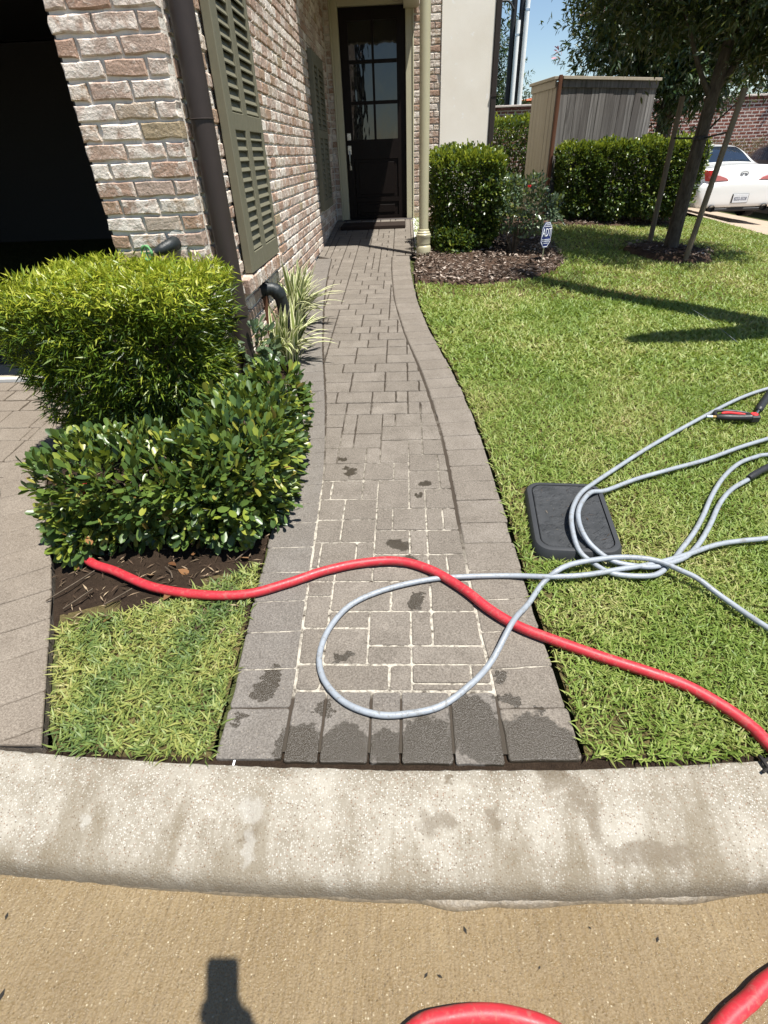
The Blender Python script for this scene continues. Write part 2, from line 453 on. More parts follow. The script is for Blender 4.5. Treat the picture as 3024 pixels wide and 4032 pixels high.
def m_leaf(name, stops, rough=0.4, spec=0.5, trans=0.3, edge=None, nsc=3.0, namp=0.0):
    b = NB(name); r = b.rand()
    if namp: r = b.math('ADD', b.math('MULTIPLY', r, 1-namp), b.math('MULTIPLY', b.rng(b.noise(nsc,3,0.6).outputs[0],0.32,0.68), namp))
    c = b.ramp(r, stops)
    if edge is not None:
        a = b.n("Attribute", attribute_name='side').outputs["Fac"]
        c = b.mix(b.ramp(a, [(0.0,0.0),(0.30,0.0),(0.40,1.0)]), c, edge)
    p = b.principled(c, rough, None, spec)
    tcol = b.mix(0.5, c, (0.35,0.42,0.03), 'MIX') if edge is None else c
    t = b.n("BsdfTranslucent", {"Color":tcol})
    m = b.n("MixShader", {0:trans}); b.t.links.new(p.outputs[0], m.inputs[1]); b.t.links.new(t.outputs[0], m.inputs[2])
    return b.done(m)
M['grass'] = m_leaf('st_augustine_grass', [(0.0,(0.105,0.175,0.03)),(0.35,(0.175,0.255,0.048)),(0.58,(0.25,0.315,0.078)),(0.76,(0.34,0.36,0.12)),(0.9,(0.37,0.345,0.14)),(1.0,(0.44,0.37,0.2))], 0.5, 0.35, 0.3, None, 1.7, 0.5)
M['grass_strip'] = m_leaf('kerbside_grass', [(0.0,(0.06,0.115,0.04)),(0.3,(0.11,0.17,0.05)),(0.55,(0.22,0.27,0.07)),(0.78,(0.34,0.34,0.10)),(1.0,(0.42,0.35,0.18))], 0.5, 0.35, 0.3, None, 3.2, 0.6)
M['podocarpus'] = m_leaf('podocarpus_leaf', [(0.0,(0.025,0.056,0.009)),(0.4,(0.062,0.118,0.014)),(0.75,(0.135,0.20,0.018)),(1.0,(0.28,0.31,0.03))], 0.38, 0.5, 0.28)
M['podocarpus_tip'] = m_leaf('podocarpus_new_growth', [(0.0,(0.11,0.18,0.014)),(0.5,(0.25,0.30,0.02)),(1.0,(0.42,0.42,0.05))], 0.4, 0.5, 0.3)
M['hawthorn'] = m_leaf('indian_hawthorn_leaf', [(0.0,(0.03,0.062,0.018)),(0.45,(0.065,0.115,0.028)),(0.75,(0.115,0.17,0.03)),(0.92,(0.22,0.26,0.035)),(0.985,(0.26,0.24,0.05)),(1.0,(0.25,0.12,0.05))], 0.36, 0.45, 0.2)
M['ligustrum'] = m_leaf('hedge_leaf', [(0.0,(0.02,0.04,0.010)),(0.55,(0.042,0.078,0.015)),(0.85,(0.09,0.135,0.02)),(1.0,(0.2,0.22,0.04))], 0.32, 0.45, 0.2)
M['hedge_tip'] = m_leaf('hedge_new_growth', [(0.0,(0.14,0.2,0.02)),(1.0,(0.30,0.33,0.035))], 0.35, 0.5, 0.3)
M['rose'] = m_leaf('rose_leaf', [(0.0,(0.05,0.085,0.04)),(0.7,(0.095,0.14,0.075)),(1.0,(0.15,0.19,0.11))], 0.3, 0.6, 0.2)
M['tree_leaf'] = m_leaf('young_tree_leaf', [(0.0,(0.010,0.026,0.008)),(0.6,(0.022,0.045,0.012)),(0.9,(0.06,0.07,0.016)),(1.0,(0.10,0.095,0.025))], 0.4, 0.4, 0.12)
M['dark_leaf'] = m_leaf('evergreen_leaf', [(0.0,(0.010,0.026,0.010)),(0.7,(0.022,0.05,0.016)),(1.0,(0.05,0.085,0.03))], 0.4, 0.4, 0.12)
M['pink_flower'] = m_leaf('pink_blossom', [(0.0,(0.5,0.25,0.32)),(1.0,(0.65,0.42,0.46))], 0.6, 0.2, 0.3)
M['dry_leaf'] = m_leaf('dry_leaf', [(0.0,(0.10,0.045,0.02)),(0.5,(0.22,0.11,0.045)),(1.0,(0.36,0.24,0.14))], 0.7, 0.2, 0.15)
M['dry_hedge'] = m_leaf('dry_hedge_twigs', [(0.0,(0.10,0.075,0.05)),(0.6,(0.19,0.145,0.1)),(1.0,(0.10,0.10,0.04))], 0.8, 0.2, 0.1)
M['flax'] = m_leaf('flax_lily_leaf', [(0.0,(0.10,0.16,0.03)),(0.6,(0.17,0.22,0.05)),(1.0,(0.24,0.28,0.08))], 0.4, 0.4, 0.3, (0.74,0.73,0.46))
M['chip'] = m_leaf('mulch_chip', [(0.0,(0.032,0.023,0.018)),(0.45,(0.095,0.068,0.052)),(0.75,(0.2,0.155,0.125)),(1.0,(0.38,0.32,0.27))], 0.9, 0.15, 0.0)
M['straw'] = m_leaf('bed_litter', [(0.0,(0.03,0.02,0.012)),(0.6,(0.09,0.06,0.04)),(1.0,(0.34,0.26,0.17))], 0.9, 0.15, 0.0)
def m_hose(name, c, dirt):
    b = NB(name); n1 = b.noise(9,5,0.7).outputs[0]; n2 = b.noise(130,4,0.75).outputs[0]; n3 = b.noise(38,4,0.7,dist=1.5).outputs[0]
    col_ = b.mix(b.rng(n1,0.3,0.7), tuple(x*0.82 for x in c), tuple(min(1,x*1.12) for x in c))
    col_ = b.mix(b.rng(n3,0.52,0.66,0,0.7), col_, dirt); col_ = b.mix(b.rng(n2,0.62,0.74,0,0.5), col_, tuple(x*0.35 for x in dirt))
    return b.done(b.principled(col_, b.rng(n3,0.3,0.7,0.34,0.62), b.bump(n2,0.15,0.002), 0.45))
M['red_hose'] = m_hose('red_rubber_hose', (0.42,0.024,0.034), (0.30,0.09,0.075))
M['grey_hose'] = m_hose('grey_rubber_hose', (0.25,0.275,0.305), (0.14,0.13,0.11))
M['black_rubber'] = plain('black_rubber', (0.018,0.018,0.019), 0.5, 0.4)
M['valve'] = plain('black_plastic_box', (0.030,0.032,0.035), 0.62, 0.35, var=0.15, scale=12, bump=0.25, bscale=250)
M['gun_red'] = plain('red_plastic', (0.62,0.03,0.03), 0.4)
M['brass'] = plain('brass', (0.6,0.4,0.16), 0.35, 0.5, 1.0)
M['steel'] = plain('steel', (0.75,0.75,0.75), 0.22, 0.5, 1.0)
M['tape'] = plain('black_wrap', (0.014,0.018,0.019), 0.48, 0.4, var=0.3, scale=60, bump=0.9, bscale=70)
M['green_wheel'] = plain('green_paint_chipped', (0.12,0.3,0.12), 0.55, 0.4, var=0.7, scale=160)
M['white_pvc'] = plain('white_pipe', (0.8,0.82,0.8), 0.4)
M['black_iron'] = plain('black_iron', (0.012,0.012,0.013), 0.5)
def m_carpaint(name, c):
    b = NB(name)
    return b.done(b.principled(c, 0.3, None, 0.5, **{"Coat Weight":1.0,"Coat Roughness":0.04}))
M['car_white'] = m_carpaint('white_car_paint', (0.72,0.73,0.72))
M['car_black'] = m_carpaint('black_car_paint', (0.012,0.013,0.015))
M['car_glass'] = plain('tinted_glass', (0.012,0.018,0.03), 0.05, 0.7)
M['tail_red'] = plain('tail_lamp_red', (0.45,0.008,0.012), 0.12, 0.6)
M['tail_clear'] = plain('tail_lamp_pink', (0.5,0.16,0.16), 0.12, 0.6)
M['tyre'] = plain('tyre_rubber', (0.012,0.012,0.012), 0.8, 0.2)
M['plate'] = plain('number_plate', (0.62,0.64,0.66), 0.5)
M['plate_ink'] = plain('plate_ink', (0.03,0.04,0.10), 0.5)
M['sign_blue'] = plain('sign_blue', (0.012,0.025,0.13), 0.35)
M['sign_white'] = plain('sign_white', (0.8,0.82,0.85), 0.4)
M['drive_conc'] = plain('driveway_concrete', (0.34,0.27,0.205), 0.9, 0.2, var=0.2, scale=4, bump=0.3)
M['orange_brick'] = plain('orange_brick', (0.34,0.10,0.045), 0.9, 0.2, var=0.2, scale=3)
M['debris'] = plain('dark_debris', (0.012,0.010,0.008), 0.9)

# ------------------------------------------------------------------ structure: terrain, road, kerb, beds
def sheet(name, ys, fl, fr, nx, zf, mat, kind='structure', parent=None):
    V = []; F = []
    for y in ys:
        a, b = fl(y), fr(y)
        for i in range(nx+1):
            x = a+(b-a)*i/nx; V.append((x, y, float(zf(x, y))))
    n = nx+1
    for j in range(len(ys)-1):
        for i in range(nx): F.append((j*n+i, j*n+i+1, (j+1)*n+i+1, (j+1)*n+i))
    o = link(name, mesh(name, V, F, True), mat, parent)
    if kind: o["kind"] = kind
    return o

def sstep(v, a, b):
    t = min(1.0, max(0.0, (v-a)/(b-a))); return t*t*(3-2*t)
def GD(x, y):
    return float(G(x, y)) - 0.15*sstep(x, 5.75, 6.7)*sstep(y, 8.5, 13.0)
def terr(x, y):
    if y < 0.95: return -0.2
    return GD(x, y) - 0.06
ys = [-300,-100,-40,-10,0.9,0.96,1.2,2,3,4,5,6,7,8,9,10,11,12,13,14,16,20,30,60,120,300]
sheet('terrain', ys, lambda y:-300, lambda y:300, 150, terr, M['terrain'])
o = link('road', mesh('road', [(-60,-60,0),(60,-60,0),(60,0.9,0),(-60,0.9,0)], [(0,1,2,3)]), M['road']); o["kind"] = "structure"

def build_kerb():
    prof = [(0.0,-0.02),(0.0,0.144),(-0.006,0.152),(-0.05,0.143),(-0.10,0.127),(-0.15,0.109),(-0.20,0.091),(-0.232,0.077),(-0.247,0.067),(-0.257,0.054),(-0.263,0.036),(-0.267,0.012),(-0.268,-0.05)]
    xs = np.concatenate([np.arange(-9,-1.6,0.3), np.arange(-1.6,1.6,0.02), np.arange(1.6,9.1,0.3)])
    V = []; n = len(prof)
    jit = np.cumsum(rng.normal(0,0.0009,len(xs))); jit -= np.linspace(jit[0],jit[-1],len(xs))
    for i, x in enumerate(xs):
        for p, (dy, z) in enumerate(prof):
            w = rng.normal(0,0.0012)
            V.append((x, float(KY(x))+dy+jit[i]*0.6+w, z+rng.normal(0,0.0008)))
    F = [(i*n+j,(i+1)*n+j,(i+1)*n+j+1,i*n+j+1) for i in range(len(xs)-1) for j in range(n-1)]
    o = link('kerb', mesh('kerb', V, F, True), M['kerb']); o["kind"] = "structure"
    # strip of broken grey mortar in the gutter line
    xs2 = np.arange(-1.5,1.5,0.012); w = 0.008+0.006*np.sin(xs2*5.1)+np.cumsum(rng.normal(0,0.0012,len(xs2)))
    w += 0.03*np.exp(-((xs2-0.12)/0.06)**2)+0.025*np.exp(-((xs2-0.72)/0.1)**2)+0.012*np.exp(-((xs2-0.3)/0.08)**2)
    w = np.clip(w*0.45, 0.002, 0.03)
    V = []
    for x, a in zip(xs2, w):
        k = float(KY(x))-0.258
        V += [(x,k,0.012),(x,k-a*0.7,0.008+rng.normal(0,0.001)),(x,k-a-0.006,0.0035),(x,k-a-0.007,-0.002)]
    F = [(i*4+j,(i+1)*4+j,(i+1)*4+j+1,i*4+j+1) for i in range(len(xs2)-1) for j in range(3)]
    o = link('gutter_mortar', mesh('gutter_mortar', V, F, True), plain('grey_gutter_mortar',(0.12,0.095,0.062),0.5,0.5,var=0.7,scale=90,bump=1.0,bscale=150)); o["kind"] = "structure"
build_kerb()

# walkway joint lines (x, y)
LJ = [(-0.372,0.80),(-0.375,1.06),(-0.38,1.2),(-0.395,1.5),(-0.405,1.8),(-0.43,2.35),(-0.475,2.8),(-0.53,3.25),(-0.65,4.1),(-0.76,5.1),(-0.84,6.1),(-0.88,6.9)]
RJ = [(0.28,0.80),(0.272,1.06),(0.262,1.2),(0.242,1.47),(0.228,1.98),(0.212,2.4),(0.195,2.7),(0.145,3.21),(0.09,3.65),(-0.01,4.3),(-0.065,4.8),(-0.11,5.3),(-0.15,6.34),(-0.155,6.95)]
def offs(tab, d):
    out = []
    for i,(x,y) in enumerate(tab):
        a = tab[max(i-1,0)]; b = tab[min(i+1,len(tab)-1)]
        t = np.array([b[0]-a[0], b[1]-a[1]]); t /= np.linalg.norm(t); out.append((x+t[1]*d, y-t[0]*d))
    return out
LO = offs(LJ, -0.205); RO = offs(RJ, 0.218)
lo = lambda y: max(-1.062, interp(LO, y)); ro = lambda y: interp(RO, y) if y < 6.93 else 0.13
ysp = list(np.arange(0.862, 9.39, 0.06))+[9.39]
walk = sheet('walkway', ysp, lambda y: lo(y)+0.016, lambda y: ro(y)-0.016, 6, lambda x,y: G(x,y)-(0.0036 if y < 2.9 else 0.009), M['joint'])

def paver_mesh(poly, bev=0.0034, depth=0.05, jit=0.0012, tilt=True):
    """chamfered stone: poly is a list of (x, y), counter-clockwise, at its place on the ground"""
    P = []
    n = len(poly); poly = [np.array(p, float) for p in poly]
    for i in range(n):
        a, b, pv = poly[i], poly[(i+1)%n], poly[i-1]; L = np.linalg.norm(b-a); L0 = np.linalg.norm(a-pv)
        if L < 1e-5: continue
        d = (b-a)/L; d0 = (a-pv)/max(L0,1e-6); nrm = np.array([d[1],-d[0]])
        cr = min(0.0095*random.uniform(0.6,1.5), 0.22*L, 0.22*L0)
        if cr > 0.001: P += [a-d0*cr, a+(d-d0)*cr*0.28, a+d*cr]
        else: P.append(a)
        k = int(L/0.045)
        for t in range(1,k+1): P.append(a+d*L*(t/(k+1.0)) - nrm*abs(random.gauss(0,jit)))
    P = np.array(P); c = P.mean(0)
    # rounded corners: pull corner points in a little
    inset = lambda d: P - (P-c)*np.minimum(1.0, d/np.maximum(np.linalg.norm(P-c,axis=1,keepdims=True),1e-6))*1.25
    q = inset(bev); q2 = inset(bev*0.35)
    h = max(-0.0008, random.gauss(0,0.0009)); tx = random.gauss(0,0.005); ty = random.gauss(0,0.005); tx = max(-0.009,min(0.009,tx)); ty = max(-0.009,min(0.009,ty))
    zt = lambda p: float(G(p[0],p[1]))+h+(p[0]-c[0])*tx+(p[1]-c[1])*ty
    m = len(P)
    V = [(p[0],p[1],zt(p)-depth) for p in P]+[(p[0],p[1],zt(p)-bev*0.8) for p in P]+[(p[0],p[1],zt(p)-bev*0.25) for p in q2]+[(p[0],p[1],zt(p)) for p in q]
    F = []
    for r in range(3):
        F += [(r*m+i, r*m+(i+1)%m, (r+1)*m+(i+1)%m, (r+1)*m+i) for i in range(m)]
    F.append(tuple(3*m+i for i in range(m)))
    V = np.array(V); o = V.mean(0); V[:, :] -= o
    return V, F, o

def lay(polys, parent, mats, limit=300, bev=0.0034, depth=0.05):
    """each stone an object; what is past the limit joined as one part"""
    rest = MB()
    for i,(pl, mi) in enumerate(polys):
        far_ = pl[0][1] > 2.93
        V,F,o = paver_mesh(pl, bev*(1.9 if far_ else 1.0), depth, 0.002 if far_ else 0.0013)
        if i < limit:
            ob = link('paver', mesh('paver', V, F), mats[mi], parent, loc=o)
        else: rest.add(V+o, F)
    if rest.V:
        ob = rest.build('far_pavers', mats[0], parent); ob["kind"] = "stuff"

def clipx(poly, tab, side):
    """keep what lies right (side=1) or left (side=-1) of the curve x = f(y)"""
    out = []
    f = lambda p: side*(p[0]-interp(tab, p[1]))
    n = len(poly)
    for i in range(n):
        a, b = poly[i], poly[(i+1)%n]; fa, fb = f(a), f(b)
        if fa >= 0: out.append(a)
        if (fa >= 0) != (fb >= 0):
            t = fa/(fa-fb); out.append((a[0]+(b[0]-a[0])*t, a[1]+(b[1]-a[1])*t))
    return out
def area(p):
    return abs(sum(p[i][0]*p[(i+1)%len(p)][1]-p[(i+1)%len(p)][0]*p[i][1] for i in range(len(p))))/2

# pattern on a 75 mm lattice: cells (i, j), x = X0 + i*U, y = Y0 + j*W
X0, U, Y0, W = 0.008, 0.0757, 1.165, 0.0772
traced = [(0,0,4,1),( -2,0,0,1),(-4,0,-2,2),(-6,0,-4,2),(-4,2,-2,3),(-2,1,0,3),(0,1,1,3),(1,1,4,3),(-6,2,-4,4),(-6,4,-4,5),(-4,3,-1,5),(-1,3,1,5),(1,3,4,5),
          (-4,5,-2,6),(-6,5,-4,6),(-2,5,1,6),(1,5,2,7),(2,5,4,7),(-5,6,-3,8),(-3,6,-2,8),(-6,6,-5,8),(-2,6,1,7),(-2,7,0,9),(0,7,1,9),(1,7,4,9),(-6,8,-4,10),(-4,8,-2,10),
          (-6,10,-4,12),(-4,10,-2,12),(-2,9,-1,11),(-1,9,1,11),(1,9,2,11),(2,9,4,11),(-6,12,-5,14),(-5,12,-3,14),(-3,12,-2,14),(-2,11,0,14),(0,11,1,13),(1,11,4,13),
          (0,13,2,15),(2,13,4,15),(-6,14,-3,16),(-3,14,-1,16),(-1,14,0,16),(-7,16,-5,18),(-5,16,-3,18),(-3,16,-2,18),(-2,16,0,19),(0,15,2,17),(2,15,4,17),(0,17,1,19),(1,17,4,19),
          (-7,18,-5,21),(-5,18,-4,20),(-4,18,-2,20),(-5,20,-4,23),(-4,20,-2,23),(-2,19,1,21),(-2,21,-1,23),(-1,21,1,23),(1,19,3,21)]
def field():
    occ = set(); out = []
    def put(i0,j0,i1,j1):
        for i in range(i0,i1):
            for j in range(j0,j1): occ.add((i,j))
        out.append((i0,j0,i1,j1))
    for r in traced:
        if not any((i,j) in occ for i in range(r[0],r[2]) for j in range(r[1],r[3])): put(*r)
    sizes = [(3,2)]*9+[(2,2)]*6+[(1,2)]*2+[(2,3)]
    for j in range(0,107):
        for i in range(-15,5):
            if (i,j) in occ: continue
            random.shuffle(sizes)
            for w,h in sizes+[(1,2),(2,1),(1,1)]:
                if i+w > 5: continue
                if all((a,b) not in occ for a in range(i,i+w) for b in range(j,j+h)):
                    put(i,j,i+w,j+h); break
    polys = []
    g = 0.0029
    for i0,j0,i1,j1 in out:
        x0,x1,y0,y1 = X0+i0*U+g, X0+i1*U-g, Y0+j0*W+g, min(9.385,Y0+j1*W-g)
        if y1-y0 < 0.02: continue
        p = [(x0,y0),(x1,y0),(x1,y1),(x0,y1)]
        if y0 < 6.9:
            lt = [(a+0.004,b) for a,b in LJ]; rt = [(a-(0.009 if 1.9 < b < 4.0 else 0.004),b) for a,b in RJ]
            if y0 > 6.0: lt = lt+[(-1.058,6.95),(-1.058,12)]; rt = rt+[(0.12,6.96),(0.12,12)]
            p = clipx(p, lt, 1); p = clipx(p, rt, -1) if len(p) > 2 else p
        else:
            p = clipx(p, [(-1.058,0),(-1.058,12)], 1); p = clipx(p, [(0.12,0),(0.12,12)], -1) if len(p) > 2 else p
        if len(p) > 2 and area(p) > 0.0006: polys.append((p, 0))
    # row of cut stones and the soldier course at the kerb
    def rect(x0,x1,y0,y1): return [(x0+g,y0+g),(x1-g,y0+g),(x1-g,y1-g),(x0+g,y1-g)]
    for x0,x1,y0,y1 in ((-0.374,-0.294,1.065,1.164),(-0.294,-0.066,1.065,1.164),(-0.066,0.009,1.065,1.164),(0.009,0.27,1.065,1.092),(0.009,0.205,1.092,1.164),(0.205,0.268,1.092,1.164)): polys.append((rect(x0,x1,y0,y1),0))
    xs = [-0.372,-0.267,-0.121,-0.027,0.128,0.274]
    for a,b in zip(xs,xs[1:]): polys.append((rect(a,b,float(KY(0))+0.010,1.063),1))
    polys.sort(key=lambda q: np.mean([v[1] for v in q[0]]))
    return polys
kj = sheet('kerb_joint', [0.815,0.83,0.85,0.87], lambda y:-1.1, lambda y:1.2, 20, lambda x,y: 0.142, M['soil'])
lay(field(), walk, [M['paver'], M['paver_edge']], 300)

def along(tab, d0, d1, pitch, y_end, start=0.845):
    """stones laid across a curved edging"""
    out = []; s = [np.array(p) for p in spline(tab, 20)]
    s = [p for p in s if p[1] >= start]
    acc = 0.0; marks = [0]
    for i in range(1,len(s)):
        acc += np.linalg.norm(s[i]-s[i-1])
        if acc >= pitch*len(marks): marks.append(i)
    def pt(i, d):
        a = s[max(i-1,0)]; b = s[min(i+1,len(s)-1)]; t = (b-a)/np.linalg.norm(b-a); return s[i]+np.array([t[1],-t[0]])*d
    for a,b in zip(marks,marks[1:]):
        if s[b][1] > y_end: break
        w = d1+random.gauss(0,0.003)
        q = [pt(a,d0),pt(a,w),pt(b,w),pt(b,d0)]
        if d1 < 0: q = q[::-1]
        c = sum(q)/4
        q = [tuple(p+(c-p)/np.linalg.norm(c-p)*0.0010) for p in q]
        out.append(q)
    return out
edge = empty('walkway_edging'); edge["kind"] = "structure"
R_ = [(q,0) for q in along(RJ, 0.003, 0.213, 0.152, 6.93, 0.838)]
L_ = []
for q in along(LJ, -0.003, -0.203, 0.152, 6.9, 0.838):
    q = clipx([tuple(p) for p in q], [(-1.058,0),(-1.058,12)], 1)
    if len(q) > 2: L_.append((q,1))
lay(R_+L_, edge, [M['paver_warm'], M['paver_edge']], 300, 0.005)
# concrete edge strip of the porch
V_ = [(x,y,float(G(0.2,y))-0.002-d) for d in (0.0,0.2) for y in (6.95,9.37) for x in (0.128,0.33)]
po = link('porch_edge', mesh('porch_edge', V_, [(0,1,3,2),(0,4,5,1),(1,5,7,3)]), M['sill_white']); po["kind"] = "structure"

# left-hand driveway of the same stones
DE = [(-0.98,0.60),(-1.105,0.86),(-1.41,1.48),(-1.57,1.77),(-1.86,2.25),(-2.0,2.6),(-2.02,3.53)]
drive = sheet('driveway', list(np.arange(0.872,3.54,0.1))+[3.53], lambda y:-6.2, lambda y: interp(DE,y)-0.004, 20, lambda x,y: G(x,y)-0.005, plain('driveway_joint_sand',(0.06,0.048,0.036),0.95,0.1,var=0.3,scale=30))
def driveway():
    def cut(p):
        out = []; y0 = 0.873; n = len(p)
        for i in range(n):
            a, b = p[i], p[(i+1)%n]
            if a[1] >= y0: out.append(tuple(a))
            if (a[1] >= y0) != (b[1] >= y0):
                t = (y0-a[1])/(b[1]-a[1]); out.append((a[0]+(b[0]-a[0])*t, y0))
        return out
    polys = [(cut(q),0) for q in along(DE, -0.004, -0.215, 0.165, 3.5, 0.61)]
    polys = [(q,m) for q,m in polys if len(q) > 2 and area(q) > 0.0008]
    inner = [(a-0.222,b) for a,b in offs(DE,0)]
    inner = offs(DE,-0.222)
    y = 0.876; j = 0
    ang = 0.0
    while y < 3.5:
        h = random.choice([0.152,0.152,0.228]); x = -3.7+random.random()*0.2
        while x < -1.0:
            w = random.choice([0.152,0.228,0.228,0.228])
            p = [(x+0.003,y+0.003),(x+w-0.003,y+0.003),(x+w-0.003,min(3.525,y+h-0.003)),(x+0.003,min(3.525,y+h-0.003))]
            p = clipx(p, inner, -1)
            if len(p) > 2 and area(p) > 0.001: polys.append((p,0))
            x += w
        y += h
    return [(q,m) for q,m in polys]
lay(driveway(), drive, [M['paver_drive']], 300, 0.006)

# beds and lawns
BEDL = lambda y: interp(DE,y)+0.006
bed = sheet('planting_bed', list(np.arange(1.30,3.08,0.06)), BEDL, lambda y: lo(y)-0.006, 14, lambda x,y: G(x,y)-0.012+0.012*math.sin(x*17+y*9)*math.sin(y*23), M['soil'])
bed2 = sheet('wall_bed', list(np.arange(3.02,6.7,0.1)), lambda y:-1.3, lambda y: lo(y)-0.004, 6, lambda x,y: G(x,y)-0.012, M['soil'])
lawn_l = sheet("lawn_strip", list(np.arange(0.83,1.62,0.02)), lambda y: interp(DE,y)+0.03 if y < 1.40 else -1.3+(y-1.4)*2.6, lambda y: lo(y)-0.012, 10, lambda x,y: G(x,y)-0.011 if y > float(KY(x))+0.004 else 0.08, M["thatch"])
def lawn_left_edge(y): return (ro(y)+0.012) if y < 5.75 else 0.14
def lawn_sheet(x, y):
    return G(x,y)-0.014 if y >= float(KY(x))-0.003 else 0.07
lawn = sheet('lawn', list(np.arange(0.84,1.2,0.02))+list(np.arange(1.2,10.6,0.1)), lawn_left_edge, lambda y:5.72, 60, lawn_sheet, M['thatch'])

MBED = [(0.10,5.76),(0.3,5.68),(0.58,5.66),(0.85,5.70),(1.07,5.80),(1.38,6.02),(1.66,6.32),(1.87,6.77),(1.93,7.3),(1.95,8.0),(2.05,9.0),(2.2,9.9),(0.40,9.9),(0.38,7.2),(0.14,6.9)]
def inpoly(P, poly):
    x, y = P[:,0], P[:,1]; inside = np.zeros(len(P), bool); n = len(poly); j = n-1
    for i in range(n):
        xi, yi = poly[i]; xj, yj = poly[j]
        c = ((yi > y) != (yj > y)) & (x < (xj-xi)*(y-yi)/(yj-yi+1e-12)+xi); inside ^= c; j = i
    return inside
def bed_sheet(name, poly, h, mat, step=0.06):
    P = np.array(poly); V = [(float(P[:,0].mean()), float(P[:,1].mean()), float(G(P[:,0].mean(),P[:,1].mean()))+h)]
    s = [np.array(p) for p in spline(list(poly)+[poly[0]], 6)][:-1]; c = P.mean(0)
    rings = [0.2,0.4,0.6,0.8,0.93,1.0]; n = len(s); F = []
    for r in rings:
        for p in s:
            q = c+(p-c)*r; z = float(G(q[0],q[1]))+(h*(1-r**6) if r < 1 else -0.02)+rng.normal(0,0.004)
            V.append((q[0],q[1],z))
    for i in range(n): F.append((0,1+i,1+(i+1)%n))
    for k in range(len(rings)-1):
        for i in range(n): F.append((1+k*n+i,1+k*n+(i+1)%n,1+(k+1)*n+(i+1)%n,1+(k+1)*n+i))
    F = [f[::-1] if False else f for f in F]
    o = link(name, mesh(name, V, F, True), mat); o["kind"] = "structure"
    return o
bed_sheet('mulch_bed', MBED, 0.035, M['mulch_base'])
TREE = (3.32, 7.38)
ringp = [(TREE[0]+0.52*math.cos(a)*(1+0.08*math.sin(3*a)), TREE[1]+0.55*math.sin(a)*(1+0.07*math.cos(2*a))) for a in np.linspace(0,2*math.pi,14,endpoint=False)]
bed_sheet('tree_mulch_ring', ringp, 0.09, M['mulch_base'])
HBED = [(2.1,9.35),(2.8,9.42),(3.6,9.6),(4.4,10.0),(5.0,10.8),(5.3,11.8),(5.2,12.6),(2.2,12.6)]
bed_sheet('hedge_bed', HBED, 0.03, M['mulch_base'])
nd_ = sheet('neighbour_driveway', list(np.arange(5.5,18.6,0.5)), lambda y:5.72, lambda y:14.0, 40, lambda x,y: GD(x,y)+0.004, M['drive_conc'])

# ------------------------------------------------------------------ bricks
XW, YP, YD = -1.067, 3.08, 9.38          # side wall face, garage pier face, door wall face
PITCH, ZC0 = 0.0781, 0.985                # course height; a bed joint of the wall
def brick_shape(L, H, D=0.07, j=0.0028, seed=0):
    """local: x along the wall, z up, front face at y = 0, body behind it (y > 0)"""
    r = random.Random(seed); b = 0.006
    ring = [(-L/2,-H/2),(-L/6,-H/2),(L/6,-H/2),(L/2,-H/2),(L/2,0),(L/2,H/2),(L/6,H/2),(-L/6,H/2),(-L/2,H/2),(-L/2,0)]
    ring = [(x+r.gauss(0,j),z+r.gauss(0,j)) for x,z in ring]
    fr = [(x*(1-2*b/L)+r.gauss(0,j*0.6), z*(1-2*b/H)+r.gauss(0,j*0.6)) for x,z in ring]
    n = len(ring)
    V = [(x,D,z) for x,z in ring]+[(x,0.005+abs(r.gauss(0,0.002)),z) for x,z in ring]+[(x,r.gauss(0,0.0009),z) for x,z in fr]+[(0,sum(0.0 for _ in '1'),0)]
    F = []
    for k in range(2): F += [(k*n+i,k*n+(i+1)%n,(k+1)*n+(i+1)%n,(k+1)*n+i) for i in range(n)]
    F += [(2*n+i,2*n+(i+1)%n,3*n) for i in range(n)]
    return np.array(V), F
BR = {}
for L in (0.188,0.142,0.09):
    BR[L] = []
    for v in range(7):
        V,F = brick_shape(L, 0.062, seed=int(L*1000)*10+v); BR[L].append((V,F,None))
def brick_me(L, v):
    V,F,me = BR[L][v]
    if me is None:
        me = mesh('brick', V, F); me.materials.append(M['brick']); BR[L][v] = (V,F,me)
    return me
bricks = []     # (length, variant, position, rotation about z)
def run(u0, u1, off):
    """brick centres and lengths between u0 and u1 for one course"""
    out = []; u = u0+off
    if off > 0.05: out.append((0.09 if off < 0.12 else 0.142, u0+off/2))
    while u < u1-0.03:
        L = 0.188; pit = 0.2
        if random.random() < 0.12: L, pit = 0.142, 0.153
        if u+pit > u1+0.01:
            rem = u1-u
            L = 0.142 if rem > 0.14 else 0.09
            if rem < 0.085: break
            out.append((L, u+rem/2)); break
        out.append((L, u+pit/2)); u += pit
    return out
def clear(y, z, L):
    """side wall: leave out what sits behind the shutters and the brick sill"""
    a, b = y-L/2, y+L/2
    if 3.18 > z > 0.90 and a > 3.66 and b < 4.60: return False
    if 0.895 < z < 0.985 and a > 3.52 and b < 4.70: return False
    if 2.56 > z > 0.99 and a > 7.54 and b < 8.57: return False
    return True
c0 = -8
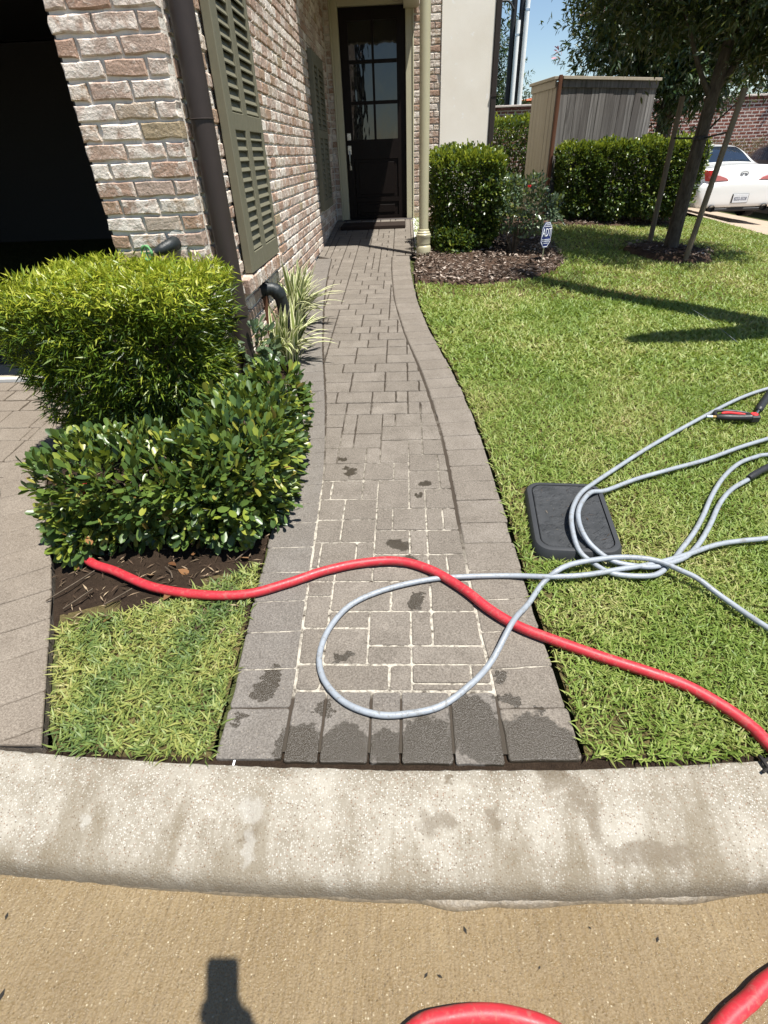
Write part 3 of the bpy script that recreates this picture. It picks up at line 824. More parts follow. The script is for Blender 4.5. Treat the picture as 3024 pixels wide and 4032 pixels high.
for c in range(c0, 61):
    z = ZC0+(c+0.5)*PITCH
    # garage pier front
    if z > 2.82:
        for L,u in run(-6.598, -1.56, 0.1 if c % 2 else 0.0): bricks.append((L, random.randrange(7), (u, YP-0.01, z), 0.0))
    if 0.25 < z < 5.75:
        u = -1.556
        for L in ([0.09,0.188,0.188] if c % 2 else [0.188,0.188,0.09]):
            u += L/2
            bricks.append((L, random.randrange(7), (u, YP-0.014, z), 0.0)); u += L/2+0.0125
    # side wall
    ys0 = YP+0.075 if c % 2 else YP+0.075
    for L,u in run(ys0, YD-0.005, 0.1 if c % 2 else 0.0):
        if z < float(G(XW,u))-0.02 or not clear(u,z,L): continue
        bricks.append((L, random.randrange(7), (XW+0.014, u, z), math.pi/2))
    # door wall, both sides of the frame
    if z > 0.75:
        for L,u in run(0.130, 0.525, 0.1 if c % 2 else 0.0): bricks.append((L, random.randrange(7), (u, YD-0.014, z), 0.0))
        bricks.append((0.09, random.randrange(7), (-1.0+0.002, YD-0.014, z), 0.0))
house = tag(empty('brick_house', (-3.0, 6.0, 0.3)), 'whitewashed brick house with open garage and recessed dark front door', 'house')
HO = Vector(house.location)
def H(o):
    o.parent = house; o.matrix_parent_inverse = Matrix.Translation(-HO); return o
w = MB()
w.box(-1.30,XW,YP,YD+0.3,0.0,5.9)                    # side wall
w.box(-1.548,-1.302,YP+0.002,YP+0.34,0.0,5.9)        # pier
w.box(-6.6,-1.552,YP+0.004,YP+0.34,2.78,5.9)         # over the garage door
w.box(-7.2,-6.602,YP+0.002,YP+0.34,0.0,5.9)
w.box(-7.2,-7.0,YP+0.342,14.0,0.0,5.9)
w.box(-7.0,1.24,13.8,14.0,0.0,5.9)
w.box(-1.298,-0.95,YD+0.002,YD+0.28,0.0,5.9)         # door wall left
w.box(-0.948,0.125,YD+0.004,YD+0.28,3.32,5.9)
w.box(0.127,0.52,YD,YD+0.28,0.0,5.9)                 # door wall right
wall = H(w.build('wall', M['mortar']))
s = MB(); s.box(0.522,1.215,YD-0.03,YD+0.28,0.0,5.9); s.box(1.0,1.214,YD+0.282,13.79,0.0,5.9)
H(s.build('stucco_wall', M['stucco']))
bricks.sort(key=lambda b: Vector((b[2][0],b[2][1],b[2][2]-1.6)).length)
rest_V, rest_F = [], []; no = 0
for i,(L,v,p,rz) in enumerate(bricks):
    if i < 300:
        o = bpy.data.objects.new('brick', brick_me(L,v)); col.objects.link(o); o.parent = wall
        o.matrix_parent_inverse = Matrix.Identity(4)
        o.location = Vector(p); o.rotation_euler = (0,0,rz)
    else:
        V,F,_ = BR[L][v]; cs, sn = math.cos(rz), math.sin(rz)
        Q = np.stack([V[:,0]*cs-V[:,1]*sn+p[0], V[:,0]*sn+V[:,1]*cs+p[1], V[:,2]+p[2]],1)
        rest_V.append(Q); rest_F += [tuple(k+no for k in f) for f in F]; no += len(Q)
me = mesh('far_bricks', np.concatenate(rest_V), rest_F); o = link('far_bricks', me, M['brick'], wall); o["kind"] = "stuff"
# brick sill of upright bricks below the near shutter
sill = H(MB().box(XW-0.01,XW+0.035,3.55,4.68,0.885,0.955).build('window_sill', M['mortar']))
for i in range(15):
    y = 3.585+i*0.0745
    V,F = brick_shape(0.064,0.085,0.1,0.002,seed=900+i)
    o = link('sill_brick', mesh('sill_brick',V,F), M['brick'], sill); o.location = (XW+0.075,y,0.925+random.gauss(0,0.002)); o.rotation_euler = (0.0,-0.12,math.pi/2)
# roofs
r = MB()
r.add([(-7.6,2.6,5.9),(-0.62,2.6,5.9),(-0.62,9.0,5.9),(1.7,9.0,5.9),(1.7,14.4,5.9),(-7.6,14.4,5.9),(-4.1,6.2,8.2),(-4.1,11.5,8.2),(-1.5,11.5,7.6)],
      [(0,1,6),(1,2,8,6),(2,3,8),(3,4,8),(4,5,7,8),(5,0,6,7),(6,8,7)])
H(r.build('roof', M['roof']))
e = MB(); e.box(-7.58,-0.64,2.62,14.38,5.76,5.895); e.box(-0.638,1.68,9.02,14.38,5.76,5.895); H(e.build('eave', M['cream']))
# porch roof on its beams
p = MB(); p.box(-1.06,0.214,6.98,7.18,3.15,3.5); p.box(0.014,0.213,7.182,YD-0.035,3.15,3.5); p.box(-1.06,0.012,7.182,YD-0.01,3.42,3.5); p.box(-1.06,0.26,6.94,YD-0.032,3.502,3.6)
H(p.build('porch_roof', M['cream']))
# garage inside
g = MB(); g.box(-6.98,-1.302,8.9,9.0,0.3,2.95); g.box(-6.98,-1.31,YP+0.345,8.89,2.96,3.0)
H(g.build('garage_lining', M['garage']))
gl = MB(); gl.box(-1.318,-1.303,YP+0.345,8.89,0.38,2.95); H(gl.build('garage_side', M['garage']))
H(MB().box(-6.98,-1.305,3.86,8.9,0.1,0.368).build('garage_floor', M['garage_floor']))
H(MB().box(-6.6,-1.55,3.575,3.858,0.1,0.362).build('garage_apron', M['sill_conc']))
H(MB().bbox(-6.6,-1.55,3.532,3.573,0.1,0.366,0.006).build('garage_sill', M['sill_white']))
H(MB().box(-1.56,-1.55,YP+0.01,YP+0.35,0.3,2.78).build('garage_jamb', M['garage']))

# ------------------------------------------------------------------ front door (part of the house)
fr = MB()
fr.bbox(-0.945,-0.858,YD-0.02,YD+0.12,0.745,3.32,0.004); fr.bbox(0.038,0.126,YD-0.02,YD+0.12,0.745,3.32,0.004); fr.bbox(-0.856,0.036,YD-0.018,YD+0.12,3.205,3.322,0.004)
fr.bbox(-0.975,-0.947,YD-0.035,YD+0.02,0.745,3.35,0.006); fr.bbox(0.128,0.15,YD-0.035,YD-0.012,0.745,3.35,0.006)
H(fr.build('door_frame', M['cream']))
DX0, DX1, DZ0, DZ1, DY = -0.856, 0.036, 0.765, 3.2, YD+0.045
d = MB()
stx = (-0.742,-0.085)
d.box(DX0,stx[0],DY,DY+0.045,DZ0,DZ1); d.box(stx[1],DX1,DY,DY+0.045,DZ0,DZ1)
for z0,z1 in ((DZ0,0.80),(0.985,1.045),(1.535,1.775),(3.068,DZ1)): d.box(stx[0],stx[1],DY+0.001,DY+0.044,z0,z1)
door = H(d.build('door', M['door']))
for z0,z1 in ((0.80,0.985),(1.045,1.535)):
    MB().bbox(stx[0]+0.004,stx[1]-0.004,DY+0.018,DY+0.036,z0,z1,0.004).build('panel', M['door'], door)
    MB().bbox(stx[0]+0.06,stx[1]-0.06,DY+0.008,DY+0.02,z0+0.04,z1-0.04,0.006).build('raised_panel', M['door'], door)
for x0,x1 in ((-0.742,-0.428),(-0.395,-0.085)):
    for z0,z1 in ((1.775,2.18),(2.222,2.63),(2.668,3.068)):
        MB().box(x0,x1,DY+0.02,DY+0.026,z0,z1).build('pane', M['glass_dark'], door)
MB().box(-0.427,-0.396,DY-0.002,DY+0.04,1.776,3.067).build('muntin', M['door'], door)
for z in (2.201,2.649):
    MB().box(stx[0]+0.001,stx[1]-0.001,DY-0.0005,DY+0.04,z-0.02,z+0.02).build('muntin', M['door'], door)
db = MB(); db.bbox(-0.828,-0.772,DY-0.02,DY,1.77,1.86,0.006); db.tube([(-0.80,DY-0.035,1.815),(-0.80,DY-0.015,1.815)],0.018,14)
db.build('deadbolt', M['metal'], door)
hd = MB(); hd.bbox(-0.828,-0.776,DY-0.012,DY,1.60,1.71,0.006); hd.tube(spline([(-0.80,DY-0.01,1.64),(-0.80,DY-0.06,1.62),(-0.80,DY-0.065,1.52),(-0.80,DY-0.05,1.44),(-0.80,DY-0.01,1.42)],5),0.009,8); hd.bbox(-0.815,-0.785,DY-0.014,DY,1.405,1.46,0.004)
auto_smooth(hd.build('handle_set', M['metal'], door))
MB().bbox(-0.945,0.126,YD-0.10,YD+0.10,0.70,0.757,0.006).build('door_sill', M['bronze'], None).parent = house
bpy.data.objects['door_sill'].matrix_parent_inverse = Matrix.Translation(-HO)
mat_o = MB().bbox(-0.93,0.01,8.55,9.06,float(G(-0.4,8.8))-0.02,float(G(-0.4,9.06))+0.012,0.006)
tag(mat_o.build('doormat', M['doormat']), 'dark brown doormat lying at the foot of the front door', 'doormat')

# ------------------------------------------------------------------ shutters
def shutter(y0, y1, z0, z1, x, rails, label):
    t = tag(empty('shutter', (x, (y0+y1)/2, z0)), label, 'shutter', 'louvered shutters on the side wall')
    inv = Matrix.Translation(-Vector(t.location)); th = 0.05
    W_ = y1-y0; st = 0.115*W_/0.875*1.1; mid = (y0+y1)/2-0.01; ms = 0.052
    f = MB()
    f.bbox(x-0.03,x+0.022,y0,y0+st,z0,z1,0.004); f.bbox(x-0.03,x+0.022,y1-0.05,y1,z0,z1,0.004)
    f.bbox(x-0.028,x+0.021,mid-ms,mid+ms,z0+0.02,z1-0.02,0.004)
    for a,b in rails: f.bbox(x-0.028,x+0.0205,y0+st-0.005,y1-0.045,a,b,0.003)
    def add(o): o.parent = t; o.matrix_parent_inverse = inv; return o
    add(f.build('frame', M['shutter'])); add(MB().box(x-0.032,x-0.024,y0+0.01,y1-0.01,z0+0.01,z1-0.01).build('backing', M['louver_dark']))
    sp = 0.054
    for (ya,yb) in ((y0+st,mid-ms),(mid+ms,y1-0.05)):
        me = None
        for (a,b) in zip([r[1] for r in rails], [r[0] for r in rails[1:]]):
            n = max(1,int(round((b-a)/sp))); dz = (b-a)/n
            for i in range(n):
                if me is None:
                    q = MB(); hh = 0.019
                    q.add([(-0.014,0,hh+0.006),(-0.011,0,hh+0.010),(0.016,0,-hh-0.004),(0.012,0,-hh-0.009),(-0.014,yb-ya,hh+0.006),(-0.011,yb-ya,hh+0.010),(0.016,yb-ya,-hh-0.004),(0.012,yb-ya,-hh-0.009)],
                          [(0,1,2,3),(7,6,5,4),(0,4,5,1),(1,5,6,2),(2,6,7,3),(3,7,4,0)])
                    o = q.build('slat', M['shutter']); me = o.data
                else:
                    o = link('slat', me)
                o.location = (x, ya, a+dz*(i+0.5)+0.006); add(o)
    return t
shutter(3.684,4.559,0.98,3.2,-1.017,[(0.98,1.09),(1.745,1.83),(2.6,2.69),(3.11,3.2)],'olive louvered shutter nearest the camera, in the sun above the drain elbow')
shutter(7.57,8.55,1.02,2.58,-1.027,[(1.02,1.13),(1.78,1.86),(2.46,2.58)],'shaded louvered shutter beside the front door recess')

# ------------------------------------------------------------------ downspouts
def pipe_ring(mb, c, r, z, h=0.025):
    mb.lathe((c[0],c[1],z), [(r,0),(r+0.006,0.002),(r+0.006,h-0.002),(r,h)], 24)
t = tag(empty('downspout', (-0.985,3.17,0.3)), 'thick round dark bronze downspout on the corner of the garage pier', 'downspout', None)
def kid(o, t): o.parent = t; o.matrix_parent_inverse = Matrix.Translation(-Vector(t.location)); return o
q = MB(); q.lathe((-0.985,3.17,0), [(0.056,0.30),(0.056,5.7)], 28); kid(auto_smooth(q.build('pipe', M['bronze'])), t)
q = MB(); pipe_ring(q,(-0.985,3.17),0.056,0.845,0.05); kid(auto_smooth(q.build('collar', M['bronze'])), t)
q = MB(); pipe_ring(q,(-0.985,3.17),0.056,1.765,0.006); kid(q.build('seam', M['bronze']), t)
q = MB(); q.box(-1.07,-0.99,3.2,3.235,0.872,0.885); q.tube([(-0.925,3.19,0.87),(-0.91,3.2,0.87)],0.006,8); kid(q.build('strap', M['bronze']), t)

t = tag(empty('downspout', (0.222,6.92,0.58)), 'beige round downspout with moulded boot at the porch corner', 'downspout')
q = MB(); q.lathe((0.222,6.92,0), [(0.054,0.83),(0.054,3.48)], 28); kid(auto_smooth(q.build('pipe', M['downspout'])), t)
q = MB(); q.lathe((0.222,6.92,0.565), [(0.082,0.0),(0.086,0.02),(0.086,0.10),(0.080,0.115),(0.074,0.12),(0.074,0.135),(0.078,0.14),(0.080,0.20),(0.086,0.215),(0.086,0.235),(0.076,0.245),(0.076,0.258),(0.064,0.27),(0.064,0.285),(0.055,0.29)], 28)
kid(auto_smooth(q.build('boot', M['downspout'])), t)
t = tag(empty('downspout', (1.255,YD-0.02,0.8)), 'dark bronze downspout on the outer edge of the white stucco wall', 'downspout')
q = MB(); q.bbox(1.217,1.295,YD-0.05,YD+0.05,0.7,5.7,0.01); kid(q.build('pipe', M['bronze']), t)
q = MB(); q.box(1.215,1.30,YD-0.056,YD+0.05,2.2,2.23); kid(q.build('strap', M['bronze']), t)

# drain elbow out of the side wall, and the hose tap on the pier
t = tag(empty('drain_elbow', (-1.0,4.15,0.4)), 'black plastic drain elbow coming out of the wall behind the striped plants', 'drain pipe')
q = MB(); path = spline([(-1.08,4.10,0.80),(-1.02,4.11,0.80),(-0.975,4.12,0.79),(-0.945,4.135,0.75),(-0.935,4.15,0.69),(-0.925,4.2,0.5),(-0.91,4.26,0.35)],6)
q.tube(path, [0.052 if i < 7 or 12 < i < 20 else 0.047 for i in range(len(path))], 18); kid(auto_smooth(q.build('pipe', M['tape']),50), t)
q = MB(); q.tube([(-1.066,4.10,0.80),(-1.045,4.103,0.80)],0.066,18); kid(auto_smooth(q.build('flange', M['tape'])), t)
q = MB(); q.box(-1.06,-1.025,4.06,4.11,0.36,0.76); o = kid(q.build('bracket', M['wood_red']), t)
t = tag(empty('hose_tap', (-1.3,3.0,1.2)), 'outdoor tap wrapped in black tape with chipped green wheel handle', 'tap')
q = MB(); q.tube(spline([(-1.22,3.09,1.245),(-1.23,3.03,1.24),(-1.265,2.99,1.225),(-1.30,2.97,1.215)],5),[0.036,0.034,0.036,0.032,0.035,0.031,0.034,0.03,0.033,0.029,0.03,0.027,0.026,0.022,0.02,0.018],14); kid(auto_smooth(q.build('valve_body', M['tape']),50), t)
q = MB(); n = 12; ring = [(-1.335+0.034*math.cos(a)*0.35, 2.955+0.034*math.cos(a)*0.9*0.2+0.0, 1.215+0.036*math.sin(a)) for a in np.linspace(0,2*math.pi,n+1)]
ring = [(-1.335+0.030*math.cos(a)+0.0, 2.955-0.012*math.cos(a), 1.215+0.034*math.sin(a)) for a in np.linspace(0,2*math.pi,25)]
q.tube(ring, [0.008 if i % 4 < 2 else 0.0055 for i in range(25)], 8, cap=False)
for a in range(4): c_,s_ = math.cos(a*math.pi/2), math.sin(a*math.pi/2); q.tube([(-1.335,2.955,1.215),(-1.335+0.03*c_,2.955-0.012*c_,1.215+0.034*s_)],0.004,6)
kid(q.build('wheel_handle', M['green_wheel']), t)
q = MB(); q.lathe((-1.298,2.965,1.165),[(0.014,0),(0.017,0.006),(0.017,0.035),(0.012,0.05)],12); kid(q.build('spout', M['brass']), t)
q = MB(); q.tube([(-1.2,3.075,1.255),(-1.2,3.068,1.255)],0.052,18); kid(q.build('wall_plate', M['mortar']), t)
# ------------------------------------------------------------------ leaves
def frames(d, nrm, size, wid=1.0):
    """rows: x (width), y (length), z (normal), scaled"""
    d = d/np.maximum(np.linalg.norm(d,axis=1,keepdims=True),1e-9)
    x = np.cross(d, nrm); x /= np.maximum(np.linalg.norm(x,axis=1,keepdims=True),1e-9)
    z = np.cross(x, d)
    size = np.broadcast_to(np.asarray(size,float), (len(d),))
    wid = np.broadcast_to(np.asarray(wid,float), (len(d),))
    return np.stack([x*(size*wid)[:,None], d*size[:,None], z*size[:,None]],1)
def instance(tv, tf, org, A):
    tv = np.asarray(tv,float); tf = np.asarray(tf)
    V = np.einsum('kj,njc->nkc', tv, A)+org[:,None,:]
    F = tf[None]+(np.arange(len(org))*len(tv))[:,None,None]
    return V.reshape(-1,3), F.reshape(-1,tf.shape[1])
T_OB = ([(0,0,0),(0.15,0.28,0.03),(0.245,0.58,0.05),(0.19,0.86,0.035),(0,1,-0.01),(-0.19,0.86,0.035),(-0.245,0.58,0.05),(-0.15,0.28,0.03),(0,0.5,-0.01)],
        [(0,1,8),(1,2,8),(2,3,8),(3,4,8),(4,5,8),(5,6,8),(6,7,8),(7,0,8)])
T_LAN = ([(0,0,0),(0.13,0.35,0.03),(0.10,0.68,0.02),(0,1,-0.06),(-0.10,0.68,0.02),(-0.13,0.35,0.03),(0,0.45,-0.015)],
         [(0,1,6),(1,2,6),(2,3,6),(3,4,6),(4,5,6),(5,0,6)])
T_NEED = ([(0,0,0),(0.5,0.45,0.06),(0,1,0),(-0.5,0.45,0.06)], [(0,1,2,3)])
T_BLADE = ([(-0.5,0,0),(0.5,0,0),(-0.42,0.45,0.10),(0.42,0.45,0.10),(0,1.0,-0.03)], None)

def unit(n):
    v = rng.normal(size=(n,3)); return v/np.linalg.norm(v,axis=1,keepdims=True)
def lump(P, s, seed, amp):
    """smooth bumps so that outlines are uneven"""
    r = np.random.default_rng(seed); out = np.zeros(len(P))
    for _ in range(6):
        k = r.normal(size=3)*s; out += np.sin(P@k+r.uniform(0,6.28))
    return out/6*amp
def box_shell(n, x0,x1,y0,y1,z0,z1, depth, taper=0.0, rnd=0.06, seed=0, bumps=0.03):
    """points near the skin of a clipped box-shaped bush, and outward directions"""
    pts, nrm = [], []
    c = np.array([(x0+x1)/2,(y0+y1)/2,(z0+z1)/2]); h = np.array([(x1-x0)/2,(y1-y0)/2,(z1-z0)/2])
    tot = 0
    while tot < n:
        q = rng.uniform(-1,1,(n*4,3))*h
        t = (q[:,2]/h[2]+1)/2
        sc = 1-taper*(1-t)
        p = q.copy(); 
        dd = np.maximum(np.abs(q)-(h-rnd),0); dist = np.linalg.norm(dd,axis=1)
        inn = rnd-dist-np.where(dist > 0, 0, -np.minimum.reduce((h-np.abs(q)).T)+rnd)   # depth below skin, rough
        m = np.minimum.reduce((h-np.abs(q)).T); m = np.where(dist > 0, rnd-dist, m)
        keep = (m > 0) & (m < depth) & (rng.random(len(q)) < np.exp(-m/(depth*0.45)))
        p = p[keep]; q = q[keep]; sc = sc[keep]
        g = np.sign(q)*np.exp(-(h-np.abs(q))/(depth*0.5)); g += rng.normal(0,0.12,g.shape); g /= np.maximum(np.linalg.norm(g,axis=1,keepdims=True),1e-6)
        p[:,0] *= sc; p[:,1] *= sc
        p += g*lump(p,9,seed,bumps)[:,None]
        pts.append(p+c); nrm.append(g); tot += len(p)
    return np.concatenate(pts)[:n], np.concatenate(nrm)[:n]
def rosettes(P, N, k, tmpl, size, wid=1.0, spread=0.9, up=0.25, jit=0.012):
    """k leaves round each shoot"""
    n = len(P); O = np.repeat(P,k,0); D = np.repeat(N,k,0)
    r = unit(n*k); r -= D*np.sum(r*D,axis=1,keepdims=True); r /= np.maximum(np.linalg.norm(r,axis=1,keepdims=True),1e-6)
    a = rng.uniform(0.25,1.0,(n*k,1))*spread
    d = D*np.cos(a)+r*np.sin(a); d[:,2] += up*rng.uniform(0.2,1,n*k); d /= np.linalg.norm(d,axis=1,keepdims=True)
    O = O+rng.normal(0,jit,O.shape)
    nn = D*0.6+np.array([0,0,0.8])+rng.normal(0,0.35,O.shape)
    A = frames(d, nn, size*rng.uniform(0.65,1.2,n*k), wid)
    return instance(tmpl[0], tmpl[1], O, A)
def stems(name, base, tips, r, mat, parent, n=5):
    q = MB()
    for b,t in zip(base,tips):
        b = np.array(b); t = np.array(t); m = (b+t)/2+rng.normal(0,0.03,3)
        q.tube(spline([b,m,t],3), [r*(1-0.6*i/6) for i in range(7)], n)
    o = q.build(name, mat, parent); 
    return o
def bush(name, loc, label, cat, parts, stem=None, group=None):
    """parts: (name, mesh, material)"""
    t = tag(empty(name, loc), label, cat, group)
    for nm, me, mt in parts:
        o = kid(link(nm, me, mt), t); o["kind"] = "stuff"
    if stem:
        o = kid(stems('stems', stem[0], stem[1], stem[2], M['twig'], None), t)
    return t

# podocarpus cut to a box beside the garage
P, N = box_shell(4300, -1.90,-0.90,2.30,3.02,0.47,1.17,0.22,0.22,0.09,3,0.045)
topmask = (P[:,2] > 1.08)
Va,Fa = rosettes(P[~topmask], N[~topmask], 9, T_NEED, 0.060, 0.125, 1.1, 0.15)
P2, N2 = box_shell(620, -1.84,-0.93,2.36,3.0,1.04,1.185,0.07,0.0,0.07,4,0.035)
N2[:,2] = np.abs(N2[:,2])*0.6+0.1
Vb,Fb = rosettes(np.concatenate([P[topmask],P2]), np.concatenate([N[topmask],N2]), 10, T_NEED, 0.046, 0.17, 1.65, 0.0)
st = ([(-1.35+rng.normal(0,0.12),2.6+rng.normal(0,0.1),0.27) for _ in range(26)],[(rng.uniform(-1.7,-0.95),rng.uniform(2.3,2.9),rng.uniform(0.75,1.1)) for _ in range(26)],0.009)
bush('podocarpus_shrub', (-1.32,2.6,0.27), 'yellow-green needle-leaved shrub clipped to a box beside the garage pier', 'shrub', [('foliage',fast('podocarpus_foliage',Va,Fa),M['podocarpus']),('new_growth',fast('podocarpus_tips',Vb,Fb),M['podocarpus_tip'])], st)

# indian hawthorn wrapped round its foot
Ps, Ns = [], []
for n,bx,dp,sd in ((800,(-1.54,-0.62,1.70,2.16,0.235,0.62),0.13,11),(560,(-0.98,-0.53,1.80,2.52,0.26,0.69),0.13,12),(170,(-0.82,-0.54,2.40,2.80,0.32,0.70),0.12,13),(70,(-1.50,-1.3,1.64,1.85,0.22,0.40),0.1,15)):
    p,nn = box_shell(n,*bx,dp,0.10,0.09,sd,0.05); Ps.append(p); Ns.append(nn)
P = np.concatenate(Ps); N = np.concatenate(Ns)
V,F = rosettes(P,N,6,T_OB,0.058,0.86,1.05,0.45,0.013)
st = ([(rng.uniform(-1.4,-0.75),rng.uniform(1.85,2.4),0.2) for _ in range(34)],[(rng.uniform(-1.5,-0.6),rng.uniform(1.75,2.5),rng.uniform(0.35,0.6)) for _ in range(34)],0.006)
bush('hawthorn_shrub', (-1.1,1.95,0.22), 'low broad-leaved shrub with glossy dark leaves wrapped around the clipped box', 'shrub', [('foliage',fast('hawthorn_foliage',V,F),M['hawthorn'])], st)
P,N = box_shell(70,-0.98,-0.80,3.0,3.22,0.34,0.78,0.1,0.1,0.06,17,0.04)
V,F = rosettes(P,N,6,T_OB,0.062,0.9,1.1,0.2,0.015)
bush('seedling_shrub', (-0.9,3.1,0.3), 'sparse blue-green seedling in front of the dark bronze downspout', 'shrub', [('foliage',fast('seedling_foliage',V,F),M['rose'])], ([(-0.9,3.1,0.28)]*5,[(-0.95+0.04*i,3.08+0.03*i,0.7-0.05*i) for i in range(5)],0.005))

# variegated flax lilies in the strip along the wall
def flax(x, y, n, L, label, seed, lean=0.55):
    z0 = float(G(x,y)); r = np.random.default_rng(seed); VV=[];FF=[];SS=[];no=0
    for i in range(n):
        a = r.normal(-0.15,0.95) if r.random() < 0.75 else r.uniform(0,6.28)       # mostly out over the path
        l = L*r.uniform(0.6,1.1); w = r.uniform(0.009,0.014); out = r.uniform(0.25,1.0)*lean*1.5
        bx, by = x+r.normal(0,0.035), y+r.normal(0,0.05)
        seg = 8; pts=[]
        for k in range(seg+1):
            t = k/seg; rad = out*l*(t**1.35); h = l*(t*(1.15-0.25*out)-0.75*out*t*t)
            pts.append(np.array([bx+rad*math.cos(a), by+rad*math.sin(a), max(z0+0.004+0.01*t, z0+h)]))
        sd = np.array([-math.sin(a),math.cos(a),0])
        for k,p in enumerate(pts):
            t = k/seg; ww = w*(0.8+0.5*math.sin(t*2.6))*(1-t**4)+0.0006
            for s_ in (-1,-0.45,0.45,1):
                VV.append(p+sd*ww*s_+np.array([0,0,abs(s_)*ww*0.5])); SS.append(abs(s_) if abs(s_) > 0.9 else 0.15)
        for k in range(seg):
            for j in range(3): FF.append((no+k*4+j,no+k*4+j+1,no+(k+1)*4+j+1,no+(k+1)*4+j))
        no += (seg+1)*4
    me = fast('flax_blades', np.array(VV), np.array(FF), True, {'side':np.array(SS)})
    t = tag(empty('flax_lily', (x,y,z0)), label, 'plant', 'striped strap-leaved plants along the brick wall')
    o = kid(link('leaves', me, M['flax']), t); o["kind"] = "stuff"
flax(-0.93,4.55,105,0.56,'larger white-striped strap-leaved clump arching over the walkway, just past the drain elbow',5)
flax(-0.96,5.0,30,0.42,'furthest striped strap-leaved clump, standing upright against the wall',9,0.4)
flax(-0.86,3.80,75,0.46,'smaller white-striped strap-leaved clump nearest the camera, below the drain elbow',6)
flax(-0.97,3.62,7,0.30,'few upright striped leaves between the bronze downspout and the drain elbow',8,0.25)

# hedge and rose beside the porch
def hedge(name, boxes, leaf, n, label, seed, cat='hedge', tips=0.0, stembox=None, mat='ligustrum', wid=1.0, group=None, stemn=60, k=5, depth=0.28):
    Ps,Ns = [],[]
    for fr_,bx in boxes:
        p,nn = box_shell(int(n*fr_),*bx,depth,0.12,0.14,seed,0.10); Ps.append(p); Ns.append(nn); seed += 1
    P = np.concatenate(Ps); N = np.concatenate(Ns)
    parts = []
    V,F = rosettes(P,N,k,T_OB,leaf,wid,1.2,0.2,0.02); parts.append(('foliage',fast(name+'_foliage',V,F),M[mat]))
    if tips:
        zt = np.quantile(P[:,2],1-tips); m = P[:,2] > zt; N2 = N[m].copy(); N2[:,2] = np.abs(N2[:,2])+0.5
        V,F = rosettes(P[m],N2,k,T_OB,leaf,wid,1.0,0.4,0.02); parts.append(('new_growth',fast(name+'_tips',V,F),M['hedge_tip']))
    b = boxes[0][1] if stembox is None else stembox
    cx,cy = (b[0]+b[1])/2,(b[2]+b[3])/2; zg = float(G(cx,cy))
    A = [(rng.uniform(b[0]+0.2,b[1]-0.2),rng.uniform(b[2]+0.25,b[3]-0.15),zg) for _ in range(stemn)]
    B = [(a[0]+rng.normal(0,0.1),max(b[2]+0.09,a[1]+rng.normal(0,0.08)-0.06),rng.uniform(zg+0.35,b[5]-0.05)) for a in A]
    return bush(name, (cx,cy,zg), label, cat, parts, (A,B,0.009), group)
hedge('clipped_hedge', [(0.8,(0.32,1.16,6.95,7.75,0.62,1.57)),(0.2,(0.36,0.80,6.85,7.5,0.52,0.8))], 0.048, 4600, 'clipped green hedge in front of the white stucco wall, beside the beige downspout', 21, tips=0.12)
hedge('rose_bush', [(0.6,(1.0,1.62,6.85,7.4,0.80,1.36)),(0.4,(1.25,1.85,6.85,7.3,0.78,1.15))], 0.05, 420, 'loose grey-green rose bush behind the small yard sign', 31, 'shrub', mat='rose', stembox=(1.1,1.5,6.8,7.2,0.5,1.0), stemn=12, k=5, depth=0.25)
t = tag(empty('rose_flower',(1.38,6.83,1.24)), 'single small red rose bloom on the grey-green bush', 'flower')
q = MB(); 
for i in range(7):
    a = i*0.9; q.add([(1.38+0.006*math.cos(a),6.83+0.006*math.sin(a),1.235),(1.38+0.02*math.cos(a-0.4),6.83+0.02*math.sin(a-0.4),1.245),(1.38+0.018*math.cos(a),6.83+0.018*math.sin(a),1.262),(1.38+0.02*math.cos(a+0.4),6.83+0.02*math.sin(a+0.4),1.245)],[(0,1,2,3)])
kid(q.build('petals', M['gun_red']), t)
hedge('long_hedge', [(1.0,(2.30,4.62,9.55,10.35,0.66,1.60)),(0.12,(4.2,4.75,9.9,10.9,0.66,1.60))], 0.052, 7000, 'long leggy hedge with yellow-green top in front of the grey fence', 41, tips=0.10, stemn=110)
hedge('back_hedge', [(1.0,(1.35,2.55,11.6,12.6,0.6,2.02))], 0.06, 2800, 'tall half-bare hedge between the stucco wall and the tan fence panel', 51, tips=0.06, stemn=60)

# ------------------------------------------------------------------ fence, far wall, far things
def picket_fence(name, a, b, z0, z1, n, mat, label, cap=True, post=False):
    a = np.array(a); b = np.array(b); L = np.linalg.norm(b-a); ang = math.atan2(b[1]-a[1],b[0]-a[0])
    t = tag(empty(name, (a[0],a[1],z0), ang), label, 'fence', 'timber fence around the bins')
    w = L/n
    for i in range(n):
        q = MB(); dz = random.gauss(0,0.006); dy = random.gauss(0,0.002)
        q.bbox(i*w+0.002,(i+1)*w-0.002,-0.010+dy,0.008+dy,0.0,z1-z0+dz,0.003); q.build('picket', mat, t)
    for z in (0.25,0.95,1.6):
        if z < z1-z0: MB().box(0.0,L,0.011,0.05,z,z+0.085).build('rail', M['wood_red'], t)
    if cap:
        MB().bbox(-0.02,L+0.02,-0.065,0.075,z1-z0+0.012,z1-z0+0.05,0.003).build('cap_board', M['wood_tan'], t)
        MB().bbox(0.0,L,-0.035,-0.013,z1-z0-0.08,z1-z0+0.01,0.003).build('trim_board', mat, t)
    return t
picket_fence('timber_fence', (2.29,9.85), (4.02,10.8), 0.62, 2.38, 13, M['wood_grey'], 'weathered grey timber fence panel behind the long hedge')
picket_fence('timber_fence', (2.08,10.8), (2.235,9.83), 0.62, 2.38, 7, M['wood_tan'], 'narrow tan timber fence panel seen edge-on beside its cedar post')
